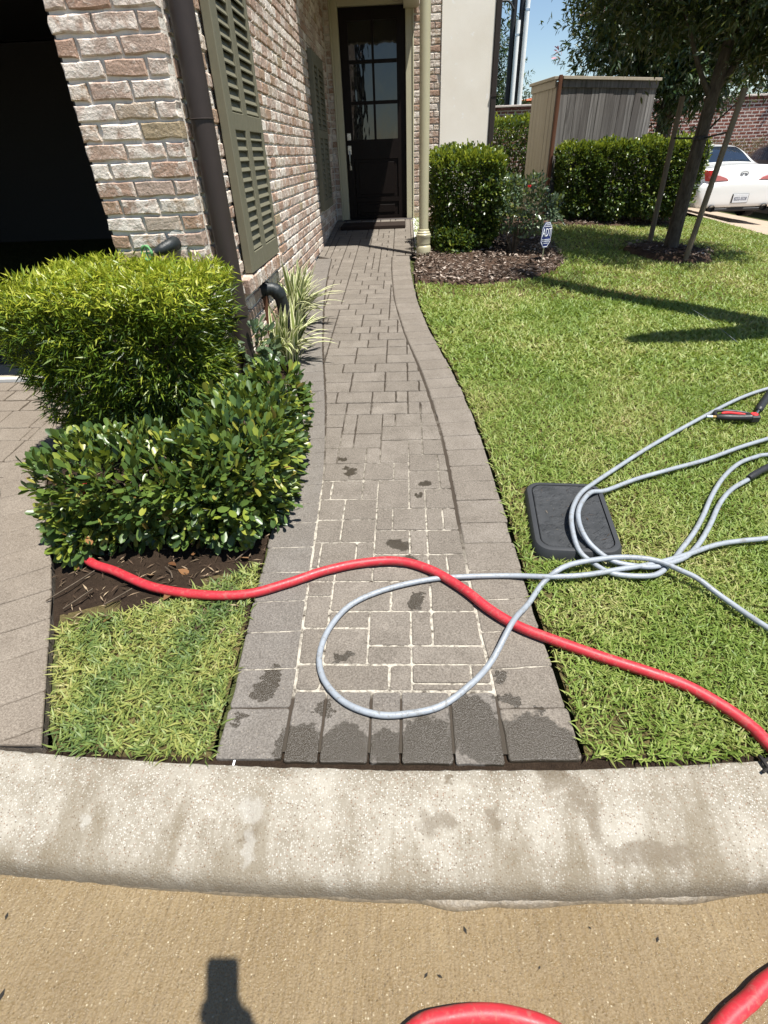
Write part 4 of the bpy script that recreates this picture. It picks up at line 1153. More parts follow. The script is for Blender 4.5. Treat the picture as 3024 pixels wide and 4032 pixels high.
MBp = MB(); MBp.bbox(2.24,2.285,9.765,9.83,0.55,2.44,0.004); tag(MBp.build('fence_post', M['wood_red']), 'reddish cedar post where the grey and tan fence panels meet', 'post')

fw = tag(empty('boundary_wall', (6,19,0.3)), 'long red brick boundary wall with pale joints behind the parked white car', 'wall')
q = MB(); q.box(1.4,13.9,19.003,19.3,-0.2,2.5); kid(q.build('wall_core', M['mortar_far']), fw)
q = MB(); q.bbox(1.38,13.92,18.94,19.36,2.562,2.61,0.008); kid(q.build('coping', M['mortar_far']), fw)
fb = []
for c in range(0, 33):
    z = 2.52-c*0.0795
    for L_,u in [(0.19, 1.5+0.2*i+(0.1 if c % 2 else 0)+0.1) for i in range(62)]:
        fb.append((L_,(u,19.0,z)))
far_mesh = []
for v in range(6):
    V,F = brick_shape(0.184,0.060,0.04,0.0015,seed=500+v); m_ = mesh('far_brick',V,F); m_.materials.append(M['brick_far']); far_mesh.append((V,F,m_))
vis = lambda p: (6.1 < p[0] < 10.6 and p[2] > 1.5)
V_,F_,no,cnt = [],[],0,0
for L_,p in fb:
    V,F,m_ = far_mesh[random.randrange(6)]
    if vis(p) and cnt < 300:
        o = bpy.data.objects.new('brick', m_); col.objects.link(o); o.location = p; kid(o, fw); cnt += 1
    else:
        V_.append(V+np.array(p)); F_ += [tuple(k+no for k in f) for f in F]; no += len(V)
o = kid(link('far_bricks', mesh('far_bricks', np.concatenate(V_), F_), M['brick_far']), fw); o["kind"] = "stuff"
q = MB()
for i in range(131):
    u = 1.45+i*0.095; q.bbox(u,u+0.085,18.955,19.05,2.505+0.0,2.56,0.004)
o = kid(q.build('rowlock_course', M['brick_far']), fw); o["kind"] = "stuff"

def tuft_mass(n, boxes, leaf, tmpl, seed, wid=1.0, k=5):
    Ps,Ns = [],[]
    for fr_,bx in boxes:
        p,nn = box_shell(int(n*fr_),*bx,0.4,0.1,0.2,seed,0.12); Ps.append(p); Ns.append(nn); seed += 1
    return rosettes(np.concatenate(Ps),np.concatenate(Ns),k,tmpl,leaf,wid,1.3,0.1,0.05)
V,F = tuft_mass(1500, [(1.0,(6.4,14.0,18.1,18.85,0.2,1.52))], 0.13, T_NEED, 61, 0.16, 6)
bush('dry_hedge', (9,18.5,0.2), 'brown half-dead hedge at the foot of the red brick boundary wall', 'hedge', [('foliage',fast('dry_hedge_foliage',V,F),M['dry_hedge'])])

# ------------------------------------------------------------------ trees
def crown_pts(blobs_, n, seed, fill=0.5):
    r = np.random.default_rng(seed); vol = np.array([b[3]*b[4]*b[5] for b in blobs_])**0.67; vol /= vol.sum(); P=[];N=[]
    for b,v in zip(blobs_,vol):
        m = int(n*v); u = r.normal(size=(m,3)); u /= np.linalg.norm(u,axis=1,keepdims=True)
        rad = r.uniform(0,1,(m,1))**fill; p = u*rad*np.array(b[3:6]); p *= 1+0.22*lump(u*3,1.2,seed,1.0)[:,None]
        P.append(p+np.array(b[:3])); N.append(u)
    return np.concatenate(P), np.concatenate(N)
def clumped(P, N, frac, seed, sigma):
    """gather the shoots into clumps so that sky shows between them"""
    r = np.random.default_rng(seed); m = max(8,int(len(P)*frac)); idx = r.choice(len(P),m,replace=False); a = r.integers(0,m,len(P))
    return P[idx][a]+r.normal(0,sigma,(len(P),3)), N[idx][a]
def tree(name, label, base, trunk, limbs, blobs_, n, leaf, mat, seed, tmpl=T_LAN, wid=1.0, k=4, fill=0.45, frac=0.06, sigma=0.13, extra=None, bark='bark', group=None, droop=-0.25):
    t = tag(empty(name, base), label, 'tree', group)
    q = MB(); pts = spline([p[:3] for p in trunk],5); rr = np.interp(np.linspace(0,1,len(pts)), np.linspace(0,1,len(trunk)), [p[3] for p in trunk])
    q.tube(pts, list(rr), 14); tr = kid(auto_smooth(q.build('trunk', M[bark]),60), t)
    q = MB()
    for lb in limbs:
        pts = spline([p[:3] for p in lb],4); rr = np.interp(np.linspace(0,1,len(pts)), np.linspace(0,1,len(lb)), [p[3] for p in lb]); q.tube(pts, list(rr), 8)
    if limbs: kid(auto_smooth(q.build('limbs', M[bark]),60), t)
    P,N = crown_pts(blobs_, n, seed, fill); P,N = clumped(P,N,frac,seed+1,sigma)
    V,F = rosettes(P,N,k,tmpl,leaf,wid,1.4,droop,0.03)
    o = kid(link('crown', fast(name+'_crown',V,F), M[mat]), t); o["kind"] = "stuff"
    if extra:
        m = rng.choice(len(P), extra[0], replace=False)
        V,F = rosettes(P[m],N[m],6,T_OB,extra[1],1.0,1.4,0.2,0.05); o = kid(link('blossom', fast(name+'_blossom',V,F), M[extra[2]]), t); o["kind"] = "stuff"
    return t
tx, ty = TREE; tz = float(G(tx,ty))
tree('young_tree', 'young staked tree leaning over its ring of mulch on the lawn', (tx,ty,tz),
     [(tx,ty,tz,0.10),(tx-0.0,ty,tz+0.12,0.085),(tx+0.01,ty,1.0,0.078),(tx+0.03,ty,1.55,0.070),(tx+0.05,ty,2.0,0.064),(tx+0.08,ty,2.5,0.052),(tx+0.14,ty,3.2,0.036),(tx+0.16,ty,4.2,0.016)],
     [[(tx+0.05,ty,1.95,0.03),(tx-0.2,ty-0.05,2.25,0.024),(tx-0.5,ty-0.1,2.7,0.016),(tx-0.9,ty-0.2,3.1,0.008)],
      [(tx+0.05,ty,2.0,0.035),(tx+0.28,ty+0.05,2.35,0.03),(tx+0.6,ty+0.05,2.8,0.02),(tx+1.0,ty,3.4,0.01)],
      [(tx+0.03,ty,1.62,0.012),(tx+0.22,ty,1.82,0.009),(tx+0.42,ty,2.0,0.005)],
      [(tx+0.1,ty,2.7,0.025),(tx-0.1,ty+0.3,3.2,0.018),(tx-0.3,ty+0.8,3.7,0.008)],
      [(tx+0.1,ty,2.8,0.025),(tx,ty-0.4,3.2,0.016),(tx-0.3,ty-0.9,3.5,0.008)]],
     [(tx-0.1,ty,3.75,1.35,1.35,1.2),(tx-0.95,ty-0.1,3.05,0.75,0.7,0.5),(tx+0.9,ty-0.1,3.0,0.9,0.9,0.75),(tx+0.2,ty-0.6,2.85,0.8,0.8,0.5),(tx-0.35,ty+0.5,2.75,0.7,0.6,0.4),(tx+0.55,ty,2.45,0.55,0.5,0.3)],
     9500, 0.088, 'tree_leaf', 71, frac=0.12, sigma=0.11, k=4)
for (x,y,x2,lab) in ((3.19,7.72,3.19,'leaning timber stake left of the young tree'),(3.32,6.93,3.47,'leaning timber stake right of the young tree, nearest the driveway')):
    z = float(G(x,y)); q = MB(); q.tube([(x,y,z-0.05),(x+(x2-x)*0.5,y,z+0.8),(x2,y,2.02)],[0.031,0.03,0.029],12); tag(auto_smooth(q.build('tree_stake', M['wood_stake']),50), lab, 'stake', 'stakes holding the young tree')
t = tag(empty('tree_strap',(tx+0.03,ty,1.6)), 'black rubber strap tied round the trunk of the young tree', 'strap')
q = MB(); q.lathe((tx+0.03,ty,1.6),[(0.07,0),(0.078,0.005),(0.078,0.035),(0.07,0.04)],20); kid(q.build('band', M['black_rubber']), t)
q = MB(); q.tube([(tx+0.0,ty+0.07,1.62),(3.19,7.69,1.63)],0.009,6); q.tube([(tx+0.05,ty-0.07,1.62),(3.43,6.95,1.66)],0.009,6); q.tube(spline([(tx+0.09,ty-0.05,1.6),(tx+0.12,ty-0.08,1.5),(tx+0.10,ty-0.08,1.38)],4),0.005,6); kid(q.build('tie', M['black_rubber']), t)

tree('evergreen_tree', 'dense dark evergreen tree standing behind the grey fence', (5.3,13.4,0.2), [(5.3,13.4,0.2,0.18),(5.3,13.4,2.0,0.15),(5.3,13.4,4.0,0.1)], [],
     [(5.1,13.2,4.1,1.6,1.4,1.7),(5.4,12.9,2.8,1.0,1.0,0.8),(4.1,13.2,3.3,0.75,0.8,0.6)], 6500, 0.15, 'dark_leaf', 81, frac=0.12, sigma=0.2, k=5, droop=-0.4)
tree('crepe_myrtle', 'pink-flowering tree over the brick boundary wall at right', (9.6,21,0.2), [(9.6,21,0.2,0.15),(9.7,21,2.5,0.12),(9.8,21,4.5,0.08)], [],
     [(9.2,20.8,4.6,3.2,1.8,1.7),(11.5,20.6,4.4,2.4,1.8,1.9),(6.8,20.8,4.2,2.0,1.5,1.3)], 5000, 0.19, 'tree_leaf', 91, frac=0.15, sigma=0.25, k=4, extra=(260,0.16,'pink_flower'))
tree('conifer_tree', 'tall dark conifer showing between the stucco wall and the fence', (2.9,27,0.3), [(2.9,27,0.3,0.3),(2.9,27,4,0.25),(2.9,27,9,0.1)], [],
     [(2.6,27,5.0,1.5,1.5,3.0),(2.8,27,8.0,1.3,1.3,2.2),(3.2,27.5,3.4,1.1,1.1,1.2)], 4200, 0.2, 'dark_leaf', 101, frac=0.16, sigma=0.2, k=5, droop=-0.6)
tree('feathery_tree', 'thin feathery tree low beside the two white pipes', (4.75,29,0.3), [(4.75,29,0.3,0.2),(4.75,29,2.5,0.15),(4.7,29,4.4,0.05)], [],
     [(4.65,29,3.6,0.7,0.7,0.9),(5.1,29,3.0,0.6,0.6,0.5)], 260, 0.2, 'dark_leaf', 111, frac=0.4, sigma=0.2, k=5, droop=-0.2)
# tree out of frame at right whose trunk shadow crosses the lawn
bx_, by_ = 3.75, 3.93; bz_ = float(G(bx_,by_))
tree('street_tree', 'tall slim street tree at the right edge whose trunk shades the lawn', (bx_,by_,bz_),
     [(bx_,by_,bz_,0.23),(bx_,by_,2.0,0.21),(bx_+0.03,by_,5.0,0.19),(bx_,by_+0.02,8.0,0.16),(bx_+0.02,by_+0.1,9.8,0.10)],
     [[(bx_+0.02,by_,2.7,0.16),(bx_-0.3,by_-0.35,3.6,0.15),(bx_-0.5,by_-0.7,4.8,0.13),(bx_-0.6,by_-0.95,5.6,0.07)]],
     [(bx_+0.05,by_+0.1,9.8,0.55,0.55,0.5)], 120, 0.1, 'tree_leaf', 121, frac=0.2, sigma=0.12)

for x,lab in ((3.42,'left one of two tall white pipes clamped to a dark post'),(3.66,'right one of two tall white pipes clamped to a dark post')):
    t = tag(empty('utility_pipe',(x,21.5,0.2)), lab, 'pipe', 'white pipes standing behind the boundary wall')
    top = 4.75 if x < 3.5 else 5.3
    q = MB(); q.lathe((x+0.06,21.42,0),[(0.07,0.2),(0.07,top)],16); kid(auto_smooth(q.build('white_pipe', M['white_pvc'])), t)
    q = MB(); q.lathe((x-0.07,21.55,0),[(0.085,0.2),(0.085,7.5)],16); kid(auto_smooth(q.build('dark_post', M['black_iron'])), t)
    q = MB(); q.lathe((x+0.06,21.42,0),[(0.074,top-0.35),(0.074,top-0.3)],16); kid(q.build('clamp', M['steel']), t)
t = tag(empty('lamp_bracket',(3.3,21.4,5.2)), 'curved black iron bracket at the top of the pipes', 'bracket')
q = MB(); q.tube(spline([(2.75,21.4,5.35),(2.9,21.4,5.2),(3.15,21.4,5.18),(3.32,21.4,5.0)],5),0.03,8); q.tube([(3.32,21.4,5.02),(3.32,21.52,5.02)],0.03,8); kid(q.build('arm', M['black_iron']), t)
hb = tag(empty('distant_house',(5.0,34,0.3)), 'small patch of orange brick house far behind the tan fence', 'house')
q = MB(); q.box(5.75,12.0,34,40,0,3.55); kid(q.build('wall', M['orange_brick']), hb)
q = MB(); q.add([(5.7,33.9,3.55),(12.1,33.9,3.55),(12.1,40.1,3.55),(5.7,40.1,3.55),(7.5,37,3.9),(10.2,37,3.9)],[(0,1,5,4),(1,2,5),(2,3,4,5),(3,0,4),(0,3,2,1)]); kid(q.build('roof', M['orange_brick']), hb)
q = MB(); q.box(7.2,8.2,33.96,34.02,1.2,2.6); kid(q.build('window', M['car_glass']), hb)
# ------------------------------------------------------------------ grass, mulch, litter
def scatter(x0,x1,y0,y1,dens):
    n = int((x1-x0)*(y1-y0)*dens); return np.stack([rng.uniform(x0,x1,n), rng.uniform(y0,y1,n)],1)
def grass(name, P, L, wd, mat, lean=(0.55,1.25), seed=0):
    n = len(P); z = G(P[:,0],P[:,1])-0.008
    az = rng.uniform(0,2*np.pi,n)+0.6*np.sin(P[:,0]*5+P[:,1]*3)
    tl = rng.uniform(lean[0],lean[1],n)
    d = np.stack([np.cos(az)*np.sin(tl), np.sin(az)*np.sin(tl), np.cos(tl)],1)
    nn = np.array([0,0,1.0])+rng.normal(0,0.45,(n,3))
    A = frames(d, nn, L*rng.uniform(0.55,1.25,n), wd/L)
    V,F = instance(T_BLADE[0], [(0,1,3),(0,3,2),(2,3,4)], np.stack([P[:,0],P[:,1],z],1), A)
    o = link(name, fast(name,V,F), mat); o["kind"] = "stuff"
    return o
def lawn_points():
    out = []
    for y0,y1,den in ((0.85,2.0,20000),(2.0,3.4,13500),(3.4,5.2,7500),(5.2,7.5,2600),(7.5,11.5,1700)):
        P = scatter(0.0,5.72,y0,y1,den)
        P = P[P[:,0] < 0.62*P[:,1]+1.5]
        lx = np.array([lawn_left_edge(v) for v in P[:,1]])
        edge_ = rng.normal(0.004,0.007,len(P))
        ok = (P[:,0] > lx+edge_) & (P[:,1] > KY(P[:,0])+0.006+rng.normal(0.004,0.006,len(P)))
        ok &= ~inpoly(P,MBED) & ~inpoly(P,ringp) & ~inpoly(P,HBED)
        # box hole
        c,s_ = math.cos(math.radians(5)), math.sin(math.radians(5)); dx,dy = P[:,0]-0.715, P[:,1]-1.915
        u,v = dx*c-dy*s_, dx*s_+dy*c
        ok &= ~((np.abs(u) < 0.185) & (np.abs(v) < 0.255))
        # worn spots: beside the box, at the kerb corner, by the path bend
        worn = np.exp(-(((P[:,0]-0.98)/0.12)**2+((P[:,1]-1.85)/0.2)**2))*0.5+np.exp(-(((P[:,0]-0.62)/0.13)**2+((P[:,1]-0.93)/0.1)**2))*0.6+np.exp(-(((P[:,0]-0.53)/0.06)**2+((P[:,1]-1.5)/0.5)**2))*0.5
        ok &= rng.random(len(P)) > worn
        out.append(P[ok])
    return out
LP_ = lawn_points()
near = np.concatenate(LP_[:2]); far = np.concatenate(LP_[2:])
tag(grass('grass', near, 0.042, 0.0058, M['grass'], (0.65,1.35)), 'short green lawn grass with straw-coloured patches right of the walkway', 'grass')
tag(grass('far_grass', far, 0.050, 0.0098, M['grass'], (0.65,1.35)), 'lawn grass farther back around the young tree', 'grass')
P = scatter(-1.5,-0.5,0.83,1.66,19000)
lx = np.array([interp(DE,v) for v in P[:,1]]); rx = np.array([lo(v) for v in P[:,1]])
ok = (P[:,0] > lx+0.035+rng.normal(0,0.01,len(P))) & (P[:,0] < rx-0.015+rng.normal(0,0.006,len(P))) & (P[:,1] > KY(P[:,0])+0.012+rng.normal(0,0.005,len(P)))
ok &= P[:,1] < np.interp(P[:,0],[-1.4,-1.2,-0.95,-0.79,-0.6],[1.31,1.36,1.44,1.53,1.68])+rng.normal(0,0.012,len(P))
tag(grass('strip_grass', P[ok], 0.042, 0.0056, M['grass_strip'], (0.8,1.4)), 'small patch of mixed green and straw grass between driveway and walkway', 'grass')

def litter(name, P, size, wid, mat, zoff=0.006, tilt=0.25, tmpl=T_NEED):
    n = len(P); az = rng.uniform(0,2*np.pi,n)
    d = np.stack([np.cos(az),np.sin(az),rng.normal(0,tilt,n)],1); nn = np.array([0,0,1.0])+rng.normal(0,0.3,(n,3))
    A = frames(d,nn,size*rng.uniform(0.4,1.5,n),wid)
    V,F = instance(tmpl[0],tmpl[1],P,A); o = link(name, fast(name,V,F), mat); o["kind"] = "stuff"; return o
def zmul(P, h): return np.stack([P[:,0],P[:,1],G(P[:,0],P[:,1])+h+rng.uniform(0,0.012,len(P))],1)
P = scatter(0.1,2.1,5.6,8.2,1500); P = P[inpoly(P,MBED)]
tag(litter('mulch_chips', zmul(P,0.03), 0.045, 0.4, M['chip']), 'brown bark mulch chips under the hedge and rose bush', 'mulch')
P = scatter(2.7,4.1,6.7,8.1,1300); P = P[inpoly(P,ringp)]
tag(litter('tree_mulch', zmul(P,0.075), 0.05, 0.3, M['chip']), 'bark mulch in the ring at the foot of the young tree', 'mulch')
P = scatter(2.1,5.2,9.3,11,500); P = P[inpoly(P,HBED)]
tag(litter('hedge_mulch', zmul(P,0.03), 0.05, 0.4, M['chip']), 'bark mulch at the foot of the long hedge', 'mulch')
P = scatter(-1.7,-0.55,1.3,2.6,1000); lx = np.array([interp(DE,v) for v in P[:,1]]); rx = np.array([lo(v) for v in P[:,1]]); P = P[(P[:,0] > lx+0.02) & (P[:,0] < rx-0.01)]
tag(litter('bed_litter', zmul(P,-0.008), 0.036, 0.13, M['straw'], tilt=0.12), 'dry twigs and straw on the dark soil under the low shrub', 'litter')
P = scatter(-1.06,-0.72,3.2,5.2,900); P = P[P[:,0] < np.array([lo(v) for v in P[:,1]])-0.01]
tag(litter('wall_bed_litter', zmul(P,-0.004), 0.05, 0.18, M['straw'], tilt=0.2), 'dry litter between the striped plants and the wall', 'litter')
P = scatter(-1.45,-0.66,1.35,1.75,26); P = P[P[:,0] > np.array([interp(DE,v) for v in P[:,1]])+0.03]
tag(litter('dead_leaves', zmul(P,0.002), 0.035, 1.3, M['dry_leaf'], tilt=0.3, tmpl=T_OB), 'scattered brown dead leaves on the soil in front of the low shrub', 'leaves')
q = MB()
for a,b in (((-1.41,1.44),(-1.29,1.60)),((-1.32,1.40),(-1.25,1.50)),((-1.17,1.42),(-1.09,1.5)),((-0.72,1.66),(-0.66,1.76)),((-0.95,1.56),(-1.0,1.62))):
    za,zb = float(G(*a))+0.012, float(G(*b))+0.016; q.tube(spline([(a[0],a[1],za),((a[0]+b[0])/2+0.008,(a[1]+b[1])/2,(za+zb)/2+0.004),(b[0],b[1],zb)],3),0.0028,5)
tag(q.build('dry_twigs', M['twig']), 'thin pale fallen twigs lying on the dark soil', 'twigs')["kind"] = "stuff"
# specks on road and paving
q = MB()
for x,y,r_ in ((0.132,0.489,0.006),(0.032,0.40,0.005),(0.064,0.399,0.005),(-1.05,0.494,0.006),(-0.963,0.342,0.008),(0.596,0.48,0.005),(0.3,0.42,0.003),(0.44,0.5,0.003)):
    a = random.random()*3; q.add([(x+r_*1.5*math.cos(a),y+r_*1.5*math.sin(a),0.002),(x-r_*0.6*math.sin(a),y+r_*0.6*math.cos(a),0.004),(x-r_*1.5*math.cos(a),y-r_*1.5*math.sin(a),0.002),(x+r_*0.6*math.sin(a),y-r_*0.6*math.cos(a),0.004)],[(0,1,2,3)])
tag(q.build('road_specks', M['debris']), 'dark bits of debris on the wet road', 'debris')["kind"] = "stuff"
q = MB(); q.tube(spline([(0.99,0.862,0.155),(0.985,0.845,0.165),(0.995,0.82,0.158),(1.02,0.80,0.162)],4),0.006,6); q.tube([(0.985,0.845,0.163),(1.01,0.85,0.168),(1.03,0.845,0.16)],0.0045,6); q.tube([(0.99,0.825,0.16),(0.972,0.815,0.156)],0.004,6)
tag(q.build('twig', M['debris']), 'curled dark brown twig on the kerb at the right edge', 'twig')
q = MB(); q.bbox(-0.517,-0.511,0.822,0.838,0.147,0.150,0.001); o = q.build('paper_scrap', M['sign_white']); tag(o, 'tiny white scrap in the joint between kerb and walkway', 'scrap')
q = MB(); q.tube(spline([(2.48,4.82,float(G(2.48,4.82))+0.05),(2.48,4.45,float(G(2.48,4.45))+0.055),(2.46,3.99,float(G(2.46,3.99))+0.05)],5),0.0015,6)
tag(q.build('white_line', M['grey_hose']), 'thin pale cord lying straight on the lawn', 'cord')

# ------------------------------------------------------------------ hoses
def hose(name, pts, r, mat, label, cat='hose', parts=None, sides=14, per=6):
    t = tag(empty(name, pts[0]), label, cat)
    q = MB(); q.tube(spline(pts, per), r, sides); kid(auto_smooth(q.build('tube', mat),60), t)
    return t
g3 = lambda L, dz: [(x,y,float(G(x,y))+dz) for x,y in L]
RED = [(-1.62,2.2),(-1.5,1.85),(-1.348,1.663),(-1.196,1.592),(-1.009,1.505),(-0.81,1.464),(-0.628,1.464),(-0.476,1.521),(-0.338,1.588),(-0.191,1.632),(-0.041,1.643),(0.089,1.591),(0.208,1.489),(0.3,1.382),(0.388,1.308),(0.503,1.247),(0.64,1.182),(0.772,1.125),(0.87,1.077),(0.951,1.006),(1.001,0.942),(1.022,0.889)]
red = g3(RED, 0.019)+[(1.06,0.80,0.168),(1.09,0.70,0.14),(1.09,0.60,0.07),(1.05,0.52,0.03),(0.95,0.465,0.019),(0.806,0.402,0.019),(0.749,0.37,0.019),(0.682,0.334,0.019),(0.58,0.26,0.019),(0.52,0.16,0.019),(0.46,0.05,0.02),(0.36,0.03,0.025),(0.40,0.14,0.035),(0.38,0.25,0.045),(0.302,0.303,0.045),(0.231,0.322,0.045),(0.161,0.328,0.045),(0.079,0.321,0.042),(0.008,0.303,0.036),(-0.06,0.24,0.025),(-0.12,0.10,0.019),(-0.3,-0.15,0.019),(-0.8,-0.4,0.019),(-1.6,-0.6,0.019)]
hose('red_hose', red, 0.0185, M['red_hose'], 'thick red rubber hose snaking across walkway, lawn and kerb')
LOOP = [(0.397,1.564),(0.215,1.559),(0.069,1.542),(-0.093,1.491),(-0.214,1.418),(-0.281,1.315),(-0.306,1.207),(-0.291,1.118),(-0.244,1.048),(-0.181,1.0),(-0.093,0.972),(-0.007,0.976),(0.094,1.002),(0.186,1.07),(0.272,1.164),(0.364,1.305),(0.441,1.417),(0.513,1.519)]
T2 = [(0.571,1.551),(0.639,1.589),(0.732,1.614),(0.837,1.63),(0.935,1.622),(0.992,1.599),(1.04,1.557),(1.086,1.513)]
T1 = [(1.488,1.767),(1.367,1.749),(1.253,1.723),(1.112,1.664),(0.97,1.613),(0.826,1.58),(0.685,1.548),(0.552,1.537)]
G1 = [(2.266,3.226),(2.028,3.087),(1.72,2.858),(1.305,2.531),(1.058,2.319),(0.885,2.155),(0.774,2.006),(0.711,1.892),(0.683,1.786),(0.688,1.677),(0.733,1.614),(0.79,1.565),(0.878,1.551),(0.959,1.561),(1.033,1.62),(1.108,1.702),(1.203,1.807),(1.295,1.925),(1.398,2.071),(1.525,2.226),(1.66,2.35),(1.777,2.413),(1.836,2.431)]
G2 = [(1.917,2.582),(1.731,2.494),(1.502,2.372),(1.298,2.285),(1.101,2.199),(0.923,2.096),(0.824,2.019),(0.752,1.919),(0.72,1.836),(0.718,1.75),(0.746,1.684),(0.808,1.622),(0.894,1.599),(0.959,1.596),(1.034,1.62),(1.107,1.655),(1.19,1.731),(1.291,1.855),(1.403,2.007),(1.508,2.116),(1.629,2.201)]
def hz(p, base):
    x,y = p; on = math.exp(-(((x-0.72)/0.17)**4+((y-1.93)/0.25)**4)); return (x,y,float(G(x,y))+base+0.055*on)
grey = g3([(1.55,0.98),(1.36,1.14),(1.235,1.299),(1.148,1.441)],0.03)+[(x,y,float(G(x,y))+0.050) for x,y in T2[::-1]]+[(x,y,float(G(x,y))+0.0125+(0.034 if i == 2 else 0)) for i,(x,y) in enumerate(LOOP[::-1])]+g3([(0.552,1.537),(0.685,1.548),(0.826,1.58),(0.97,1.613),(1.112,1.664),(1.253,1.723),(1.367,1.749),(1.488,1.767)],0.034)+g3([(1.8,1.83),(2.3,2.0),(2.85,2.45),(3.0,2.95),(2.8,3.3),(2.52,3.33)],0.03)+[hz(p,0.026) for p in G1]+g3([(2.1,2.46),(2.3,2.56),(2.32,2.7),(2.14,2.69)],0.03)+[hz(p,0.032) for p in G2]
t = hose('pressure_hose', grey, 0.0105, M['grey_hose'], 'pale grey pressure-washer hose looped over the walkway, lawn and black valve box')
q = MB(); q.tube(spline([(1.622,2.195,float(G(1.62,2.2))+0.042),(1.70,2.25,float(G(1.7,2.25))+0.042),(1.80,2.315,float(G(1.8,2.3))+0.04)],4),[0.0115,0.0165,0.0165,0.0165,0.015,0.0165,0.0165,0.0165,0.013],12); kid(auto_smooth(q.build('bend_guard', M['black_rubber'])), t)

# black valve box in the lawn
def rrect(w, h, r, n=6):
    out = []
    for sx,sy,a0 in ((1,1,0),(-1,1,90),(-1,-1,180),(1,-1,270)):
        for i in range(n+1):
            a = math.radians(a0+90*i/n); out.append((sx*(w/2-r)+r*math.cos(a), sy*(h/2-r)+r*math.sin(a)))
    return out
bc = (0.715,1.915); bz = float(G(*bc)); t = tag(empty('valve_box', (bc[0],bc[1],bz), math.radians(-5)), 'black plastic valve box lid set in the lawn under the grey hose', 'valve box')
t.rotation_euler = (math.atan(0.065),0,math.radians(-5))
def ringed(mb, prof, n=6):
    rows = [[(x,y,z) for x,y in rrect(w,h,r,n)] for w,h,r,z in prof]; m = len(rows[0]); V = [p for rw in rows for p in rw]
    F = [(k*m+i,k*m+(i+1)%m,(k+1)*m+(i+1)%m,(k+1)*m+i) for k in range(len(rows)-1) for i in range(m)]+[tuple((len(rows)-1)*m+i for i in range(m))]
    return mb.add(V,F)
o = ringed(MB(),[(0.372,0.512,0.075,-0.06),(0.368,0.508,0.074,-0.005),(0.350,0.49,0.068,0.030),(0.338,0.478,0.064,0.040),(0.318,0.458,0.056,0.043),(0.300,0.440,0.05,0.042),(0.298,0.438,0.05,0.030)]).build('body', M['valve'], t); auto_smooth(o,40)
def m_lid():
    b = NB('lid_tread'); p = b.obj(); mp = b.n("Mapping",{"Vector":p,"Rotation":(0,0,math.radians(45)),"Scale":(38,38,1)})
    ck = b.n("TexVoronoi",{"Vector":mp.outputs[0],"Scale":1.0},feature='F1',distance='CHEBYCHEV'); 
    wv = b.n("TexChecker",{"Vector":mp.outputs[0],"Scale":1.0})
    hgt = b.math('ADD', b.math('MULTIPLY',b.rng(ck.outputs[0],0.25,0.4,1.0,0.0),1.0), b.noise(300,3).outputs[0])
    c = b.mix(b.rng(b.noise(15,4).outputs[0],0.3,0.7),(0.022,0.024,0.026),(0.042,0.044,0.047)); c = b.mix(b.rng(b.noise(90,4,0.7).outputs[0],0.62,0.75,0,0.4),c,(0.16,0.15,0.12))
    return b.done(b.principled(c,0.6,b.bump(hgt,0.6,0.006),0.35))
o = ringed(MB(),[(0.292,0.432,0.048,0.028),(0.292,0.432,0.048,0.039),(0.286,0.426,0.046,0.042)]).build('lid', m_lid(), t)
q = MB(); q.lathe((0.03,-0.15,0.0405),[(0.011,0),(0.011,0.003),(0.008,0.0035)],14); q.build('lid_bolt', M['black_rubber'], t)
P = np.stack([rng.uniform(0.6,0.84,26),rng.uniform(1.73,2.1,26)],1)
tag(litter('lid_clippings', np.stack([P[:,0],P[:,1],G(P[:,0],P[:,1])+0.047],1), 0.028, 0.07, M['straw'], tilt=0.03), 'dry grass clippings scattered on the black valve box lid', 'clippings')

# pressure washer gun lying on the lawn
gz_ = float(G(1.86,2.84))+0.03; t = tag(empty('spray_gun',(1.86,2.84,gz_)), 'black pressure-washer gun with red trigger lying on the lawn', 'spray gun')
q = MB(); q.tube(spline([(1.775,2.838,gz_),(1.83,2.822,gz_+0.004),(1.89,2.812,gz_+0.006),(1.945,2.806,gz_+0.008)],4),[0.014,0.017,0.0185,0.0195,0.0195,0.019,0.0185,0.018,0.018,0.018,0.019,0.02,0.021],12); kid(auto_smooth(q.build('grip', M['black_rubber'])), t)
q = MB(); q.tube(spline([(1.775,2.845,gz_+0.005),(1.785,2.885,gz_+0.012),(1.83,2.893,gz_+0.014),(1.90,2.875,gz_+0.014),(1.95,2.85,gz_+0.012),(1.962,2.82,gz_+0.01)],4),0.009,8); kid(auto_smooth(q.build('trigger_guard', M['black_rubber'])), t)
q = MB(); q.tube(spline([(1.81,2.862,gz_+0.012),(1.85,2.862,gz_+0.014),(1.90,2.845,gz_+0.014),(1.93,2.83,gz_+0.012)],4),[0.004]+[0.008]*11+[0.006],8); kid(auto_smooth(q.build('trigger', M['gun_red'])), t)
q = MB(); q.bbox(1.938,1.992,2.785,2.838,gz_-0.018,gz_+0.024,0.008); kid(q.build('valve_head', M['black_rubber']), t)
q = MB(); q.lathe((1.963,2.812,gz_+0.022),[(0.019,0),(0.02,0.004),(0.017,0.008)],16); kid(auto_smooth(q.build('button', M['gun_red'])), t)
q = MB(); q.tube([(1.772,2.839,gz_),(1.752,2.843,gz_)],0.0085,10); kid(q.build('brass_nipple', M['brass']), t)
q = MB(); q.tube([(1.753,2.843,gz_),(1.745,2.8445,gz_),(1.744,2.8445,gz_),(1.722,2.849,gz_)],[0.0115,0.0115,0.009,0.011],12); kid(q.build('coupler', M['steel']), t)
q = MB(); q.tube([(1.985,2.835,gz_+0.005),(2.05,2.915,gz_+0.006)],0.0075,10); kid(q.build('lance_tube', M['steel']), t)
